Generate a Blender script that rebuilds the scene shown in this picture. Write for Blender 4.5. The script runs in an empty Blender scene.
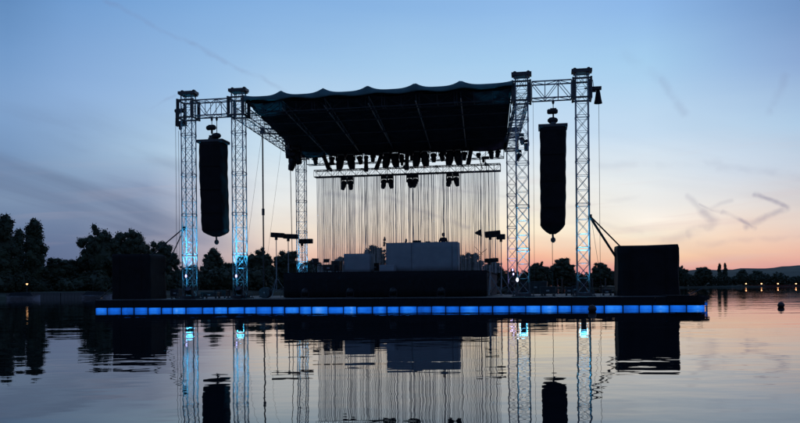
import bpy, math, random
import numpy as np
from mathutils import Vector, Matrix, Euler

random.seed(7)
S = bpy.context.scene
COL = S.collection
PI = math.pi

# ------------------------------------------------------------------ camera
F = 778.0            # focal length in photograph pixels (800 wide)
HC = 1.0             # camera height over the water
YH = 288.6           # row of the horizon in the middle of the photograph
ROLL = math.radians(-0.5)
cam_d = bpy.data.cameras.new("camera")
cam_d.sensor_width = 36.0
cam_d.sensor_fit = 'HORIZONTAL'
cam_d.lens = F / 800.0 * 36.0
cam_d.shift_y = (YH - 211.5) / 800.0
cam_d.clip_start = 0.1
cam_d.clip_end = 30000
cam = bpy.data.objects.new("camera", cam_d)
COL.objects.link(cam)
cam.location = (0, 0, HC)
cam.rotation_euler = (Matrix.Rotation(PI/2, 3, 'X') @ Matrix.Rotation(ROLL, 3, 'Z')).to_euler()
S.camera = cam
S.view_settings.view_transform = 'Standard'
S.view_settings.look = 'None'
S.view_settings.exposure = 0.0
S.view_settings.gamma = 1.0
S.view_settings.use_curve_mapping = False
S.cycles.max_bounces = 6
S.cycles.volume_bounces = 0
S.cycles.filter_width = 1.5

def P(px, py, Z):
    """world point seen at photograph pixel (px, py), Z metres away"""
    u = px - 400.0; v = YH - py
    return Vector((Z*(u*math.cos(ROLL) - v*math.sin(ROLL))/F, Z,
                   HC + Z*(u*math.sin(ROLL) + v*math.cos(ROLL))/F))

def lin(r, g, b, k=1.0):
    f = lambda c: (c/12.92 if c <= .04045 else ((c+.055)/1.055)**2.4)
    return (f(r/255)*k, f(g/255)*k, f(b/255)*k, 1)

# ------------------------------------------------------------------ world: dusk sky
W = bpy.data.worlds.new("World"); S.world = W; W.use_nodes = True
nt = W.node_tree; nt.nodes.clear()
def N(t, **kw):
    n = nt.nodes.new(t)
    for k, v in kw.items(): setattr(n, k, v)
    return n
def L(a, b): nt.links.new(a, b)
def put(sock, v):
    if hasattr(v, 'is_output') or isinstance(v, bpy.types.NodeSocket): L(v, sock)
    else: sock.default_value = v
def M(op, a, b=None, c=None, clamp=False):
    n = N('ShaderNodeMath', operation=op, use_clamp=clamp)
    put(n.inputs[0], a)
    if b is not None: put(n.inputs[1], b)
    if c is not None: put(n.inputs[2], c)
    return n.outputs[0]
def VM(op, a, b=None, out=0):
    n = N('ShaderNodeVectorMath', operation=op)
    put(n.inputs[0], a)
    if b is not None:
        if op == 'SCALE': put(n.inputs['Scale'], b)
        else: put(n.inputs[1], b)
    return n.outputs[out]
def MR(v, a, b, c, d, smooth=True):
    n = N('ShaderNodeMapRange', interpolation_type='SMOOTHSTEP' if smooth else 'LINEAR')
    put(n.inputs['Value'], v)
    for k, q in zip(('From Min', 'From Max', 'To Min', 'To Max'), (a, b, c, d)): put(n.inputs[k], q)
    return n.outputs['Result']
def MIX(f, a, b, bt='MIX'):
    n = N('ShaderNodeMix', data_type='RGBA', blend_type=bt)
    put(n.inputs['Factor'], f); put(n.inputs['A'], a) if False else None
    put(n.inputs[6], a); put(n.inputs[7], b)
    return n.outputs[2]
tc = N('ShaderNodeTexCoord').outputs['Generated']
sep = N('ShaderNodeSeparateXYZ'); L(tc, sep.inputs[0])
X, Y, Zc = sep.outputs
el = M('ARCSINE', Zc)
az = M('ARCTAN2', X, Y)
# wisps bend the gradients a little
comb = N('ShaderNodeCombineXYZ'); L(M('MULTIPLY', az, 2.2), comb.inputs[0]); L(M('MULTIPLY', el, 14.0), comb.inputs[1])
nz = N('ShaderNodeTexNoise'); nz.inputs['Scale'].default_value = 1.6; nz.inputs['Detail'].default_value = 5; nz.inputs['Roughness'].default_value = .55
L(comb.outputs[0], nz.inputs['Vector'])
band = M('SUBTRACT', nz.outputs[0], .5)
elw = M('ADD', el, M('MULTIPLY', band, .022))
t = M('DIVIDE', elw, PI/2, clamp=True)
ZEN = (78, 116, 176)
cols = [  # azimuth (deg), [(row in the photograph or elevation in deg, colour)]
 (-180, [('e',0,(84,94,122)),('e',8,(88,104,138)),('e',25,(76,102,148))]),
 (-100, [('e',0,(86,96,124)),('e',8,(94,112,148)),('e',22,(82,112,160))]),
 (-48,  [('e',0,(80,92,124)),('e',6,(96,114,148)),('e',14,(106,136,178)),('e',22,(88,124,176))]),
 (10,   [(288,(84,96,128)),(244,(95,113,148)),(200,(124,146,176)),(152,(120,150,188)),(104,(130,165,208)),(50,(114,154,202)),(0,(98,140,190))]),
 (75,   [(288,(96,104,134)),(244,(104,120,152)),(212,(120,138,168)),(160,(138,166,198)),(95,(142,176,218)),(0,(112,156,208))]),
 (148,  [(288,(128,124,142)),(250,(136,140,162)),(212,(140,154,180)),(185,(146,164,193)),(152,(166,194,220)),(92,(152,186,225)),(4,(122,166,216))]),
 (205,  [(288,(168,140,146)),(262,(172,158,168)),(235,(176,174,188)),(200,(190,196,212)),(152,(188,212,232)),(92,(158,194,230)),(4,(128,172,221))]),
 (272,  [(288,(196,142,140)),(265,(226,186,170)),(248,(236,210,194)),(230,(236,224,210)),(204,(236,236,233)),(150,(205,226,240)),(60,(157,195,232)),(0,(131,175,224))]),
 (400,  [(288,(200,138,134)),(268,(226,158,144)),(254,(240,190,164)),(232,(248,228,206)),(200,(238,236,230)),(170,(222,232,240)),(130,(194,220,241)),(62,(165,203,236)),(6,(139,182,228))]),
 (540,  [(288,(202,130,134)),(270,(228,150,146)),(256,(246,188,158)),(232,(255,240,212)),(205,(246,242,230)),(172,(228,236,240)),(134,(200,222,242)),(62,(168,207,239)),(6,(145,187,233))]),
 (648,  [(288,(198,128,136)),(272,(226,152,148)),(256,(250,208,172)),(236,(255,242,220)),(222,(255,246,234)),(204,(238,236,232)),(172,(228,236,241)),(134,(199,221,241)),(62,(166,206,238)),(6,(142,184,232))]),
 (740,  [(288,(190,126,138)),(270,(226,158,152)),(256,(243,198,170)),(236,(244,214,192)),(204,(232,226,222)),(172,(212,222,234)),(122,(184,210,234)),(62,(150,184,224)),(6,(126,164,212))]),
 (800,  [(288,(182,124,138)),(270,(220,152,152)),(255,(236,184,164)),(240,(236,200,182)),(217,(230,214,204)),(172,(202,211,224)),(122,(176,204,230)),(62,(142,172,214)),(6,(116,152,200))]),
 (58,   [('e',0,(120,106,130)),('e',4,(150,136,150)),('e',10,(132,146,172)),('e',22,(92,126,178))]),
 (110,  [('e',0,(88,98,124)),('e',8,(96,112,148)),('e',22,(82,112,160))]),
 (180,  [('e',0,(84,94,122)),('e',8,(88,104,138)),('e',25,(76,102,148))]),
]
sky = None; prev_az = None
for a, st in cols:
    pix = st[0][0] != 'e'
    azd = math.degrees(math.atan((a-400)/F)) if pix else a
    cr = N('ShaderNodeValToRGB'); cr.color_ramp.interpolation = 'LINEAR'
    e = cr.color_ramp.elements
    lst = []
    for q in st:
        if pix:
            yh = YH - (a-400)*math.tan(-ROLL)
            ed = math.degrees(math.atan((yh-q[0])/math.hypot(F, a-400)))
            lst.append((max(ed, 0)/90, q[1]))
        else: lst.append((q[1]/90, q[2]))
    if pix: lst.append((38/90, tuple(int(.62*c1+.38*c2) for c1, c2 in zip(ZEN, lst[-1][1]))))
    lst.append((1.0, ZEN))
    while len(e) < len(lst): e.new(.5)
    for k, (p, c) in enumerate(sorted(lst)):
        e[k].position = p; e[k].color = lin(*c)
    L(t, cr.inputs[0])
    if sky is None: sky = cr.outputs[0]
    else: sky = MIX(MR(az, math.radians(prev_az), math.radians(azd), 0, 1, False), sky, cr.outputs[0])
    prev_az = azd
# soft grey cloud streaks (stronger to the left and low down)
cmb = N('ShaderNodeCombineXYZ'); L(M('ADD', M('MULTIPLY', az, 3.0), M('MULTIPLY', el, 3.5)), cmb.inputs[0]); L(M('SUBTRACT', M('MULTIPLY', el, 15), M('MULTIPLY', az, -3.4)), cmb.inputs[1])
n2 = N('ShaderNodeTexNoise'); n2.inputs['Scale'].default_value = 1.5; n2.inputs['Detail'].default_value = 4; n2.inputs['Distortion'].default_value = .4
L(cmb.outputs[0], n2.inputs['Vector'])
leftm = MR(az, -.16, -.36, .15, 1.0); lowm = MR(el, .25, .10, 0, 1)
cl = M('MULTIPLY', M('MULTIPLY', MR(n2.outputs[0], .42, .72, 0, 1), leftm), lowm)
sky = MIX(M('MULTIPLY', cl, .68), sky, lin(98, 112, 142))
# thin level cloud bars near the glow
cb = N('ShaderNodeCombineXYZ'); L(M('MULTIPLY', az, 3.2), cb.inputs[0]); L(M('ADD', M('MULTIPLY', el, 52), M('MULTIPLY', az, -4)), cb.inputs[1])
n3 = N('ShaderNodeTexNoise'); n3.inputs['Scale'].default_value = 1.3; n3.inputs['Detail'].default_value = 5; n3.inputs['Distortion'].default_value = .6
L(cb.outputs[0], n3.inputs['Vector'])
bars = M('MULTIPLY', MR(n3.outputs[0], .5, .74, 0, 1), M('MULTIPLY', MR(az, .0, .3, .3, 1), MR(el, .19, .12, 0, 1)))
sky = MIX(M('MULTIPLY', bars, .26), sky, lin(218, 190, 188))
# vapour trails: distance to segments on the sky, in gnomonic coordinates of the view to the north
Yp = M('MAXIMUM', Y, .05)
cg = N('ShaderNodeCombineXYZ'); L(M('DIVIDE', X, Yp), cg.inputs[0]); L(M('DIVIDE', Zc, Yp), cg.inputs[1])
nw = N('ShaderNodeTexNoise'); nw.inputs['Scale'].default_value = 22; nw.inputs['Detail'].default_value = 3
L(cg.outputs[0], nw.inputs['Vector'])
warp = VM('SCALE', VM('SUBTRACT', nw.outputs['Color'], (.5, .5, .5)), .018)
pw = VM('MULTIPLY', VM('ADD', cg.outputs[0], warp), (1, 1, 0))
def trail(ax, ay, bx, by, w, k):
    a = P(ax, ay, 1) - Vector((0, 0, HC)); b = P(bx, by, 1) - Vector((0, 0, HC))
    A = Vector((a.x, a.z, 0)); B = Vector((b.x, b.z, 0)); D = B-A
    pa = VM('SUBTRACT', pw, tuple(A))
    h = M('MULTIPLY', VM('DOT_PRODUCT', pa, tuple(D), out=1), 1/D.length_squared, clamp=True)
    dd = VM('SUBTRACT', pa, VM('SCALE', tuple(D), h))
    d = VM('LENGTH', dd, out=1)
    return M('MULTIPLY', MR(d, 0, w*1.35/F, 1, 0), k*.95)
segs = [(100,-2,190,44,3,.16),(190,44,285,92,3,.2),(152,109,172,96,2,.16),
        (622,52,662,82,7,.07),(662,82,684,110,6,.16),(770,112,784,78,6,.14),
        (753,194,786,208,3.2,.5),(786,208,748,228,4,.36),(757,229,722,212,2.6,.5),(722,212,700,204,2,.3),
        (686,196,706,212,4,.22),(704,211,717,222,6,.36),(717,222,690,234,6,.34),(690,234,662,240,6,.16),
        (700,210,730,200,3,.18),(600,166,720,164,5,.10),(720,167,800,176,5,.12),
        (325,192,392,201,3.5,.26),(392,201,470,226,3,.26),(352,212,384,200,4,.16),(400,180,520,200,2,.16),
        (570,206,640,196,3,.08),(596,222,640,232,3,.10),(700,244,800,236,4,.12)]
tr = None
for s_ in segs:
    q = trail(*s_); tr = q if tr is None else M('MAXIMUM', tr, q)
nb = N('ShaderNodeTexNoise'); nb.inputs['Scale'].default_value = 40; nb.inputs['Detail'].default_value = 2
L(cg.outputs[0], nb.inputs['Vector'])
tr = M('MULTIPLY', M('MULTIPLY', tr, MR(nb.outputs[0], .32, .62, .25, 1)), MR(Y, .2, .35, 0, 1))
sky = MIX(tr, sky, lin(120, 118, 150))
bg = N('ShaderNodeBackground'); L(sky, bg.inputs[0]); bg.inputs[1].default_value = 1.0
out = N('ShaderNodeOutputWorld'); L(bg.outputs[0], out.inputs[0])

# ------------------------------------------------------------------ materials
def mat(name, base, rough=.6, metal=0.0, noise=.25, nscale=6.0, bump=0.0, ior=1.45, coords='Object', emit=None, estr=0):
    m = bpy.data.materials.new(name); m.use_nodes = True
    t_ = m.node_tree; b = t_.nodes['Principled BSDF']
    b.inputs['Roughness'].default_value = rough; b.inputs['Metallic'].default_value = metal; b.inputs['IOR'].default_value = ior
    tcn = t_.nodes.new('ShaderNodeTexCoord'); n = t_.nodes.new('ShaderNodeTexNoise')
    n.inputs['Scale'].default_value = nscale; n.inputs['Detail'].default_value = 6
    t_.links.new(tcn.outputs[coords], n.inputs['Vector'])
    r = t_.nodes.new('ShaderNodeValToRGB')
    r.color_ramp.elements[0].position = .3; r.color_ramp.elements[1].position = .7
    r.color_ramp.elements[0].color = tuple(c*(1-noise) for c in base)+(1,)
    r.color_ramp.elements[1].color = tuple(min(1, c*(1+noise)) for c in base)+(1,)
    t_.links.new(n.outputs[0], r.inputs[0]); t_.links.new(r.outputs[0], b.inputs['Base Color'])
    if bump:
        bn = t_.nodes.new('ShaderNodeBump'); bn.inputs['Strength'].default_value = .6; bn.inputs['Distance'].default_value = bump
        t_.links.new(n.outputs[0], bn.inputs['Height']); t_.links.new(bn.outputs[0], b.inputs['Normal'])
    if emit:
        b.inputs['Emission Color'].default_value = emit+(1,); b.inputs['Emission Strength'].default_value = estr
    return m
ALU = mat('aluminium', (.26, .28, .30), .45, .3, .15, 9)
STEEL2 = mat('dull_truss_metal', (.10, .11, .12), .5, .3, .2, 8)
STEEL = mat('dark_steel', (.06, .065, .07), .5, .6, .3, 8)
BLACKM = mat('black_housing', (.012, .012, .014), .5, 0, .3, 9)
CABLE = mat('cable_rubber', (.015, .015, .016), .6, 0, .2, 9)
TARP = mat('black_tarpaulin', (.008, .0075, .009), .8, 0, .35, 2.2, .02)
TARP.node_tree.nodes['Principled BSDF'].inputs['Specular IOR Level'].default_value = .25
CANVAS = mat('dark_green_canvas', (.055, .13, .14), .8, 0, .3, 1.4, .015)
CANVASIN = mat('black_canvas_lining', (.03, .034, .042), .9, 0, .45, 1.4, .01)
CLOTH = mat('grey_white_cloth', (.26, .30, .33), .9, 0, .1, 2, .01)
SKIRT = mat('black_stage_cloth', (.008, .008, .010), .95, 0, .3, 5, .01)
DECK = mat('weathered_deck_board', (.035, .034, .034), .7, 0, .4, 4, .003)
PONT = mat('dark_pontoon_plastic', (.02, .025, .035), .45, 0, .3, 3)
LENS = mat('lamp_glass', (.05, .06, .08), .08, 0, .1, 3)
SKIN = mat('skin', (.35, .2, .14), .5, 0, .1, 8)
SHIRT = mat('dark_shirt', (.02, .02, .03), .85, 0, .2, 9)
HAIR = mat('dark_hair', (.01, .008, .006), .6, 0, .3, 30)
LEAF = mat('leaves', (.028, .042, .018), .7, 0, .45, .9)
LEAFB = mat('leaves_broad', (.034, .046, .022), .7, 0, .45, .9)
BARK = mat('bark', (.05, .042, .035), .85, 0, .35, 4, .02)
EARTH = mat('grassy_bank', (.03, .035, .02), .9, 0, .5, .15)
CONC = mat('weathered_concrete', (.09, .09, .085), .85, 0, .3, .8, .01)
HILLM = mat('wooded_hillside', (.045, .055, .035), .95, 0, .5, .01)
BOATW = mat('painted_boat', (.30, .30, .32), .5, 0, .2, 2)
BUOYM = mat('buoy_rubber', (.04, .016, .012), .5, 0, .3, 6)
REDW = mat('red_brown_boards', (.16, .04, .03), .7, 0, .3, 1)

def emat(name, col, s):
    m = bpy.data.materials.new(name); m.use_nodes = True; t_ = m.node_tree
    b = t_.nodes['Principled BSDF']; b.inputs['Base Color'].default_value = (.5, .5, .5, 1)
    b.inputs['Emission Color'].default_value = tuple(col)+(1,); b.inputs['Emission Strength'].default_value = s
    lw = t_.nodes.new('ShaderNodeTexCoord'); n = t_.nodes.new('ShaderNodeTexNoise'); n.inputs['Scale'].default_value = 12
    t_.links.new(lw.outputs['Object'], n.inputs['Vector'])
    mm = t_.nodes.new('ShaderNodeMapRange'); mm.inputs['To Min'].default_value = s*.8; mm.inputs['To Max'].default_value = s*1.2
    t_.links.new(n.outputs[0], mm.inputs['Value']); t_.links.new(mm.outputs[0], b.inputs['Emission Strength'])
    return m
GLOWV = emat('violet_white_lens', (.55, .5, 1.0), 2.6)
GLOWC = emat('cyan_lens', (.25, .75, 1.0), 2.5)
GLOWW = emat('white_lens', (.8, .85, 1.0), 2.2)
GLOWO = emat('orange_lamp_glass', (1.0, .42, .18), 6)
GLOWO2 = emat('amber_lamp_glass', (1.0, .5, .2), 2.5)

# translucent float panel lit from inside by blue LEDs
m = bpy.data.materials.new('blue_lit_float'); m.use_nodes = True; t_ = m.node_tree; b = t_.nodes['Principled BSDF']
b.inputs['Base Color'].default_value = (.02, .06, .2, 1); b.inputs['Roughness'].default_value = .35
tcn = t_.nodes.new('ShaderNodeTexCoord'); oi = t_.nodes.new('ShaderNodeObjectInfo')
sp = t_.nodes.new('ShaderNodeSeparateXYZ'); t_.links.new(tcn.outputs['Object'], sp.inputs[0])
def TM(op, a, b_=None, clamp=False):
    n = t_.nodes.new('ShaderNodeMath'); n.operation = op; n.use_clamp = clamp
    for i, v in enumerate((a, b_)):
        if v is None: continue
        if isinstance(v, (int, float)): n.inputs[i].default_value = v
        else: t_.links.new(v, n.inputs[i])
    return n.outputs[0]
n = t_.nodes.new('ShaderNodeTexNoise'); n.inputs['Scale'].default_value = 3.4; n.inputs['Detail'].default_value = 2
av = t_.nodes.new('ShaderNodeVectorMath'); av.operation = 'ADD'; t_.links.new(tcn.outputs['Object'], av.inputs[0])
cx_ = t_.nodes.new('ShaderNodeCombineXYZ'); t_.links.new(TM('MULTIPLY', oi.outputs['Random'], 40), cx_.inputs[0]); t_.links.new(cx_.outputs[0], av.inputs[1])
t_.links.new(av.outputs[0], n.inputs['Vector'])
edge = TM('SUBTRACT', 1, TM('POWER', TM('MULTIPLY', TM('ABSOLUTE', sp.outputs[0]), 2.85), 2.6), True)
lum = TM('MULTIPLY', TM('ADD', TM('MULTIPLY', oi.outputs['Random'], .62), .36), TM('ADD', TM('MULTIPLY', n.outputs[0], 1.2), .35))
lum = TM('MULTIPLY', TM('MULTIPLY', lum, .88), TM('ADD', TM('MULTIPLY', edge, .6), .4))
cr = t_.nodes.new('ShaderNodeValToRGB')
cr.color_ramp.elements[0].position = 0; cr.color_ramp.elements[0].color = (0, .004, .06, 1)
cr.color_ramp.elements[1].position = 1.0; cr.color_ramp.elements[1].color = (.16, .42, 1, 1)
q = cr.color_ramp.elements.new(.42); q.color = (.004, .13, .72, 1)
q = cr.color_ramp.elements.new(.72); q.color = (.02, .23, .92, 1)
t_.links.new(lum, cr.inputs[0]); t_.links.new(cr.outputs[0], b.inputs['Emission Color']); b.inputs['Emission Strength'].default_value = 1.0
BLUE = m

# fibre strands of the curtain: let the sky glow through
m = bpy.data.materials.new('curtain_fibre'); m.use_nodes = True; t_ = m.node_tree; b = t_.nodes['Principled BSDF']
t_.nodes.remove(b); o_ = t_.nodes['Material Output']
d_ = t_.nodes.new('ShaderNodeBsdfDiffuse'); tl = t_.nodes.new('ShaderNodeBsdfTranslucent'); mx = t_.nodes.new('ShaderNodeMixShader')
oi = t_.nodes.new('ShaderNodeObjectInfo'); cr = t_.nodes.new('ShaderNodeValToRGB')
cr.color_ramp.elements[0].color = (.3, .31, .34, 1); cr.color_ramp.elements[1].color = (.8, .82, .85, 1)
t_.links.new(oi.outputs['Random'], cr.inputs[0]); t_.links.new(cr.outputs[0], d_.inputs[0]); t_.links.new(cr.outputs[0], tl.inputs[0])
mx.inputs[0].default_value = .75; t_.links.new(d_.outputs[0], mx.inputs[1]); t_.links.new(tl.outputs[0], mx.inputs[2]); t_.links.new(mx.outputs[0], o_.inputs[0])
FIBRE = m

# water
m = bpy.data.materials.new('lake_water'); m.use_nodes = True; t_ = m.node_tree; b = t_.nodes['Principled BSDF']
b.inputs['Base Color'].default_value = (.003, .006, .009, 1); b.inputs['Roughness'].default_value = .012; b.inputs['IOR'].default_value = 1.333
tcn = t_.nodes.new('ShaderNodeTexCoord')
def layer(sx, sy, rot, detail, dist, prev, thresh=None):
    mp = t_.nodes.new('ShaderNodeMapping'); mp.inputs['Scale'].default_value = (sx, sy, 1); mp.inputs['Rotation'].default_value = (0, 0, rot)
    t_.links.new(tcn.outputs['Object'], mp.inputs[0])
    n_ = t_.nodes.new('ShaderNodeTexNoise'); n_.inputs['Scale'].default_value = 1; n_.inputs['Detail'].default_value = detail; n_.inputs['Roughness'].default_value = .42
    t_.links.new(mp.outputs[0], n_.inputs[0])
    bn = t_.nodes.new('ShaderNodeBump'); bn.inputs['Strength'].default_value = 1; bn.inputs['Distance'].default_value = dist
    t_.links.new(n_.outputs[0], bn.inputs['Height'])
    if prev: t_.links.new(prev, bn.inputs['Normal'])
    return bn.outputs[0]
w1 = layer(.16, .42, .12, 1, .016, None)
w2 = layer(1.0, 1.9, -.2, 1.5, .006, w1)
w3 = layer(3.2, 4.4, .5, 1, .0013, w2)
mp = t_.nodes.new('ShaderNodeMapping'); mp.inputs['Scale'].default_value = (.05, .16, 1); t_.links.new(tcn.outputs['Object'], mp.inputs[0])
pn = t_.nodes.new('ShaderNodeTexNoise'); pn.inputs['Scale'].default_value = 1; pn.inputs['Detail'].default_value = 3; t_.links.new(mp.outputs[0], pn.inputs[0])
pr_ = t_.nodes.new('ShaderNodeMapRange'); pr_.inputs['From Min'].default_value = .38; pr_.inputs['From Max'].default_value = .64; pr_.inputs['To Min'].default_value = .35; pr_.inputs['To Max'].default_value = 1.0
t_.links.new(pn.outputs[0], pr_.inputs[0])
for bn in [n_ for n_ in t_.nodes if n_.type == 'BUMP'][1:]: t_.links.new(pr_.outputs[0], bn.inputs['Strength'])
t_.links.new(w3, b.inputs['Normal'])
WATER = m

# ------------------------------------------------------------------ mesh helpers
class MB:
    def __init__(s): s.v = []; s.f = []
    def add(s, vs, fs):
        o = len(s.v); s.v += [tuple(q) for q in vs]; s.f += [tuple(i+o for i in f) for f in fs]; return s
    def box(s, c, d, rot=None):
        c = Vector(c); R = Euler(rot).to_matrix() if rot else Matrix.Identity(3)
        vs = [c + R @ Vector((x*d[0]/2, y*d[1]/2, z*d[2]/2)) for x in (-1, 1) for y in (-1, 1) for z in (-1, 1)]
        return s.add(vs, [(0,1,3,2),(4,6,7,5),(0,4,5,1),(2,3,7,6),(0,2,6,4),(1,5,7,3)])
    def bar(s, a, b_, r, n=6, r2=None):
        a = Vector(a); b_ = Vector(b_); r2 = r if r2 is None else r2
        d = (b_-a).normalized(); u = d.orthogonal().normalized(); w = d.cross(u)
        vs = []
        for k in range(n):
            q = 2*PI*k/n; e_ = u*math.cos(q)+w*math.sin(q); vs += [a+e_*r, b_+e_*r2]
        fs = [(2*k, 2*((k+1) % n), 2*((k+1) % n)+1, 2*k+1) for k in range(n)]
        fs += [tuple(2*k for k in range(n))[::-1], tuple(2*k+1 for k in range(n))]
        return s.add(vs, fs)
    def tube(s, pts, r, n=5):
        for a, b_ in zip(pts[:-1], pts[1:]): s.bar(a, b_, r, n)
        return s
    def lathe(s, prof, axis_o=(0,0,0), n=16, M3=None):
        o = Vector(axis_o); M3 = M3 or Matrix.Identity(3); vs = []
        for r, z in prof:
            for k in range(n): vs.append(o + M3 @ Vector((r*math.cos(2*PI*k/n), r*math.sin(2*PI*k/n), z)))
        fs = []
        for j in range(len(prof)-1):
            for k in range(n): fs.append((j*n+k, j*n+(k+1) % n, (j+1)*n+(k+1) % n, (j+1)*n+k))
        fs.append(tuple(range(n))[::-1]); fs.append(tuple((len(prof)-1)*n+k for k in range(n)))
        return s.add(vs, fs)
    def mesh(s, name, m_, smooth=False, bevel=0):
        me = bpy.data.meshes.new(name); me.from_pydata(s.v, [], s.f); me.materials.append(m_); me.validate()
        if smooth:
            for p in me.polygons: p.use_smooth = True
        return me
    def build(s, name, m_, parent=None, smooth=False, loc=None, rot=None):
        return place(name, s.mesh(name, m_, smooth), parent, loc, rot)
def place(name, me, parent=None, loc=None, rot=None):
    o = bpy.data.objects.new(name, me); COL.objects.link(o)
    if parent is not None: o.parent = parent
    if loc is not None: o.location = loc
    if rot is not None: o.rotation_euler = rot
    return o
def bev(o, w=.02, seg=2):
    md = o.modifiers.new('bevel', 'BEVEL'); md.width = w; md.segments = seg; md.limit_method = 'ANGLE'; return o
def tag(o, label, cat, group=None):
    o['label'] = label; o['category'] = cat
    if group: o['group'] = group
    return o
def thing(name, label, cat, loc, rz=0, group=None):
    o = bpy.data.objects.new(name, None); COL.objects.link(o); o.empty_display_size = .2
    o.location = loc; o.rotation_euler = (0, 0, rz); return tag(o, label, cat, group)
def struct(o, k='structure'): o['kind'] = k; return o
def copy_tree(o, parent=None):
    c = o.copy(); COL.objects.link(c)
    if parent: c.parent = parent
    for ch in list(o.children): copy_tree(ch, c)
    return c
def aim(p0, p1, up=Vector((0, 0, 1))):
    """rotation whose local Z runs p0 -> p1 and local Y is as far up as it can be"""
    z = (Vector(p1)-Vector(p0)).normalized(); x = up.cross(z).normalized(); y = z.cross(x)
    return Matrix((x, y, z)).transposed().to_euler()

# ------------------------------------------------------------------ stage geometry
K = .00023
ST_F, ST_T, ST_R = 21.2, 19.6, 14.6        # px per metre: deck front, front towers, rear towers
def Zs(s0, px): return F/(s0*(1+(px-400)*K))
YAW = math.atan(-K*F)                       # the platform is turned about 10 degrees
E1 = Vector((math.cos(YAW), math.sin(YAW), 0)); E2 = Vector((-math.sin(YAW), math.cos(YAW), 0))
DZ = .55                                     # deck level
RZ = 1.95                                    # stage riser level

# ------------------------------------------------------------------ setting: water, banks, hill
w = MB(); w.add([(-9000,-40,0),(9000,-40,0),(9000,12000,0),(-9000,12000,0)], [(0,1,2,3)])
struct(w.build('lake_water', WATER))
shore = [(-700,98),(-300,104),(-60,112),(60,118),(160,128),(240,160),(330,205),(430,275),(520,385),(600,470),(700,530),(820,575),(1000,640),(1500,800)]
def shoreZ(px):
    for (a, za), (b_, zb) in zip(shore[:-1], shore[1:]):
        if a <= px <= b_: return za+(zb-za)*(px-a)/(b_-a)
    return shore[-1][1]
def G(px, Z): return Vector(((px-400)*Z/F, Z, 0))
g = MB(); rows = []
for k in range(0, 121):
    px = -700+k*(2200/120.0); z0 = shoreZ(px)*(1+.004*math.sin(px*.11)+.003*math.sin(px*.31))
    rows.append([(z0, -.3), (z0+.8, .35), (z0+6, 1.0), (z0+60, 1.8), (z0+1500, 3), (11000, 4)]); rows[-1] = [(G(px, a) + Vector((0, 0, h))) for a, h in rows[-1]]
vs = [q for r in rows for q in r]; nn = 6
g.add(vs, [(k*nn+j, (k+1)*nn+j, (k+1)*nn+j+1, k*nn+j+1) for k in range(120) for j in range(nn-1)])
struct(g.build('far_bank', EARTH))
g = MB(); g.add([(-60,-1.2,-.3),(60,-1.2,-.3),(60,-1.9,.05),(-60,-1.9,.05),(60,-39,1.2),(-60,-39,1.2)], [(0,1,2,3),(3,2,4,5)])
struct(g.build('near_bank', EARTH))
# wooded hill at the right
def hill(name, pts, Z, depth):
    g = MB(); vs = []; fs = []; n_ = 90
    for k in range(n_+1):
        px = pts[0][0]+(pts[-1][0]-pts[0][0])*k/n_
        y = np.interp(px, [p[0] for p in pts], [p[1] for p in pts])
        top = P(px, y, Z)
        h = top.z + 3*math.sin(px*.9)*.5+random.uniform(-1.5, 1.5)
        d = G(px, 1.0)
        vs += [tuple(d*(Z-depth))[:2]+(0,), tuple(d*(Z-depth*.4))[:2]+(h*.65,), tuple(d*Z)[:2]+(h,), tuple(d*(Z+depth))[:2]+(0,)]
    for k in range(n_):
        for j in range(3): fs.append((k*4+j, (k+1)*4+j, (k+1)*4+j+1, k*4+j+1))
    return struct(g.add(vs, fs).build(name, HILLM, smooth=True))
hill('far_hill', [(560,285),(620,276),(680,270.5),(720,269.5),(760,268),(800,265.5),(860,262),(980,262),(1150,270),(1300,284)], 2800, 900)

# ------------------------------------------------------------------ trees
def ico(sub=1):
    import bmesh
    bm = bmesh.new(); bmesh.ops.create_icosphere(bm, subdivisions=sub, radius=1)
    v = np.array([x.co[:] for x in bm.verts]); f = [tuple(q.index for q in x.verts) for x in bm.faces]; bm.free(); return v, f
ICO = ico(2)
def clumps(kind, rnd):
    c = []
    if kind == 'poplar':
        for k in range(95):
            z = rnd.uniform(.05, .97); r = .135*math.sin(PI*min(1, (z*.82+.16)))**.6*(1 if z < .8 else (1.02-z)/.22+.15)
            a = rnd.uniform(0, 2*PI); q = rnd.uniform(.1, .8)*r
            c.append((q*math.cos(a), q*math.sin(a), z, rnd.uniform(.035, .06), 1.6))
    elif kind == 'conifer':
        for k in range(60):
            z = rnd.uniform(.08, .985); r = .2*(1-z)+.008; a = rnd.uniform(0, 2*PI); q = rnd.uniform(.2, 1)*r
            c.append((q*math.cos(a), q*math.sin(a), z, .05*(1-z)+.018, .6))
    else:
        zc, rx, rz_ = (.54, .36, .46) if kind == 'round' else ((.52, .27, .47) if kind == 'oval' else (.46, .5, .50))
        n_ = 120 if kind != 'bush' else 80
        for k in range(n_):
            while True:
                p = np.array([rnd.uniform(-1, 1) for _ in range(3)])
                if .25 < np.linalg.norm(p) < 1: break
            p = p/np.linalg.norm(p)*(np.linalg.norm(p)**.4)*(.9+.12*math.sin(p[0]*5+p[2]*4))
            c.append((p[0]*rx, p[1]*rx, zc+p[2]*rz_, rnd.uniform(.045, .085), .9))
    if kind == 'poplar': c.append((0, 0, .46, .16*.62, 4.4))
    if kind in ('round', 'oval', 'bush'): c.append((0, 0, zc, rx*.8, rz_/rx))
    return c
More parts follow.
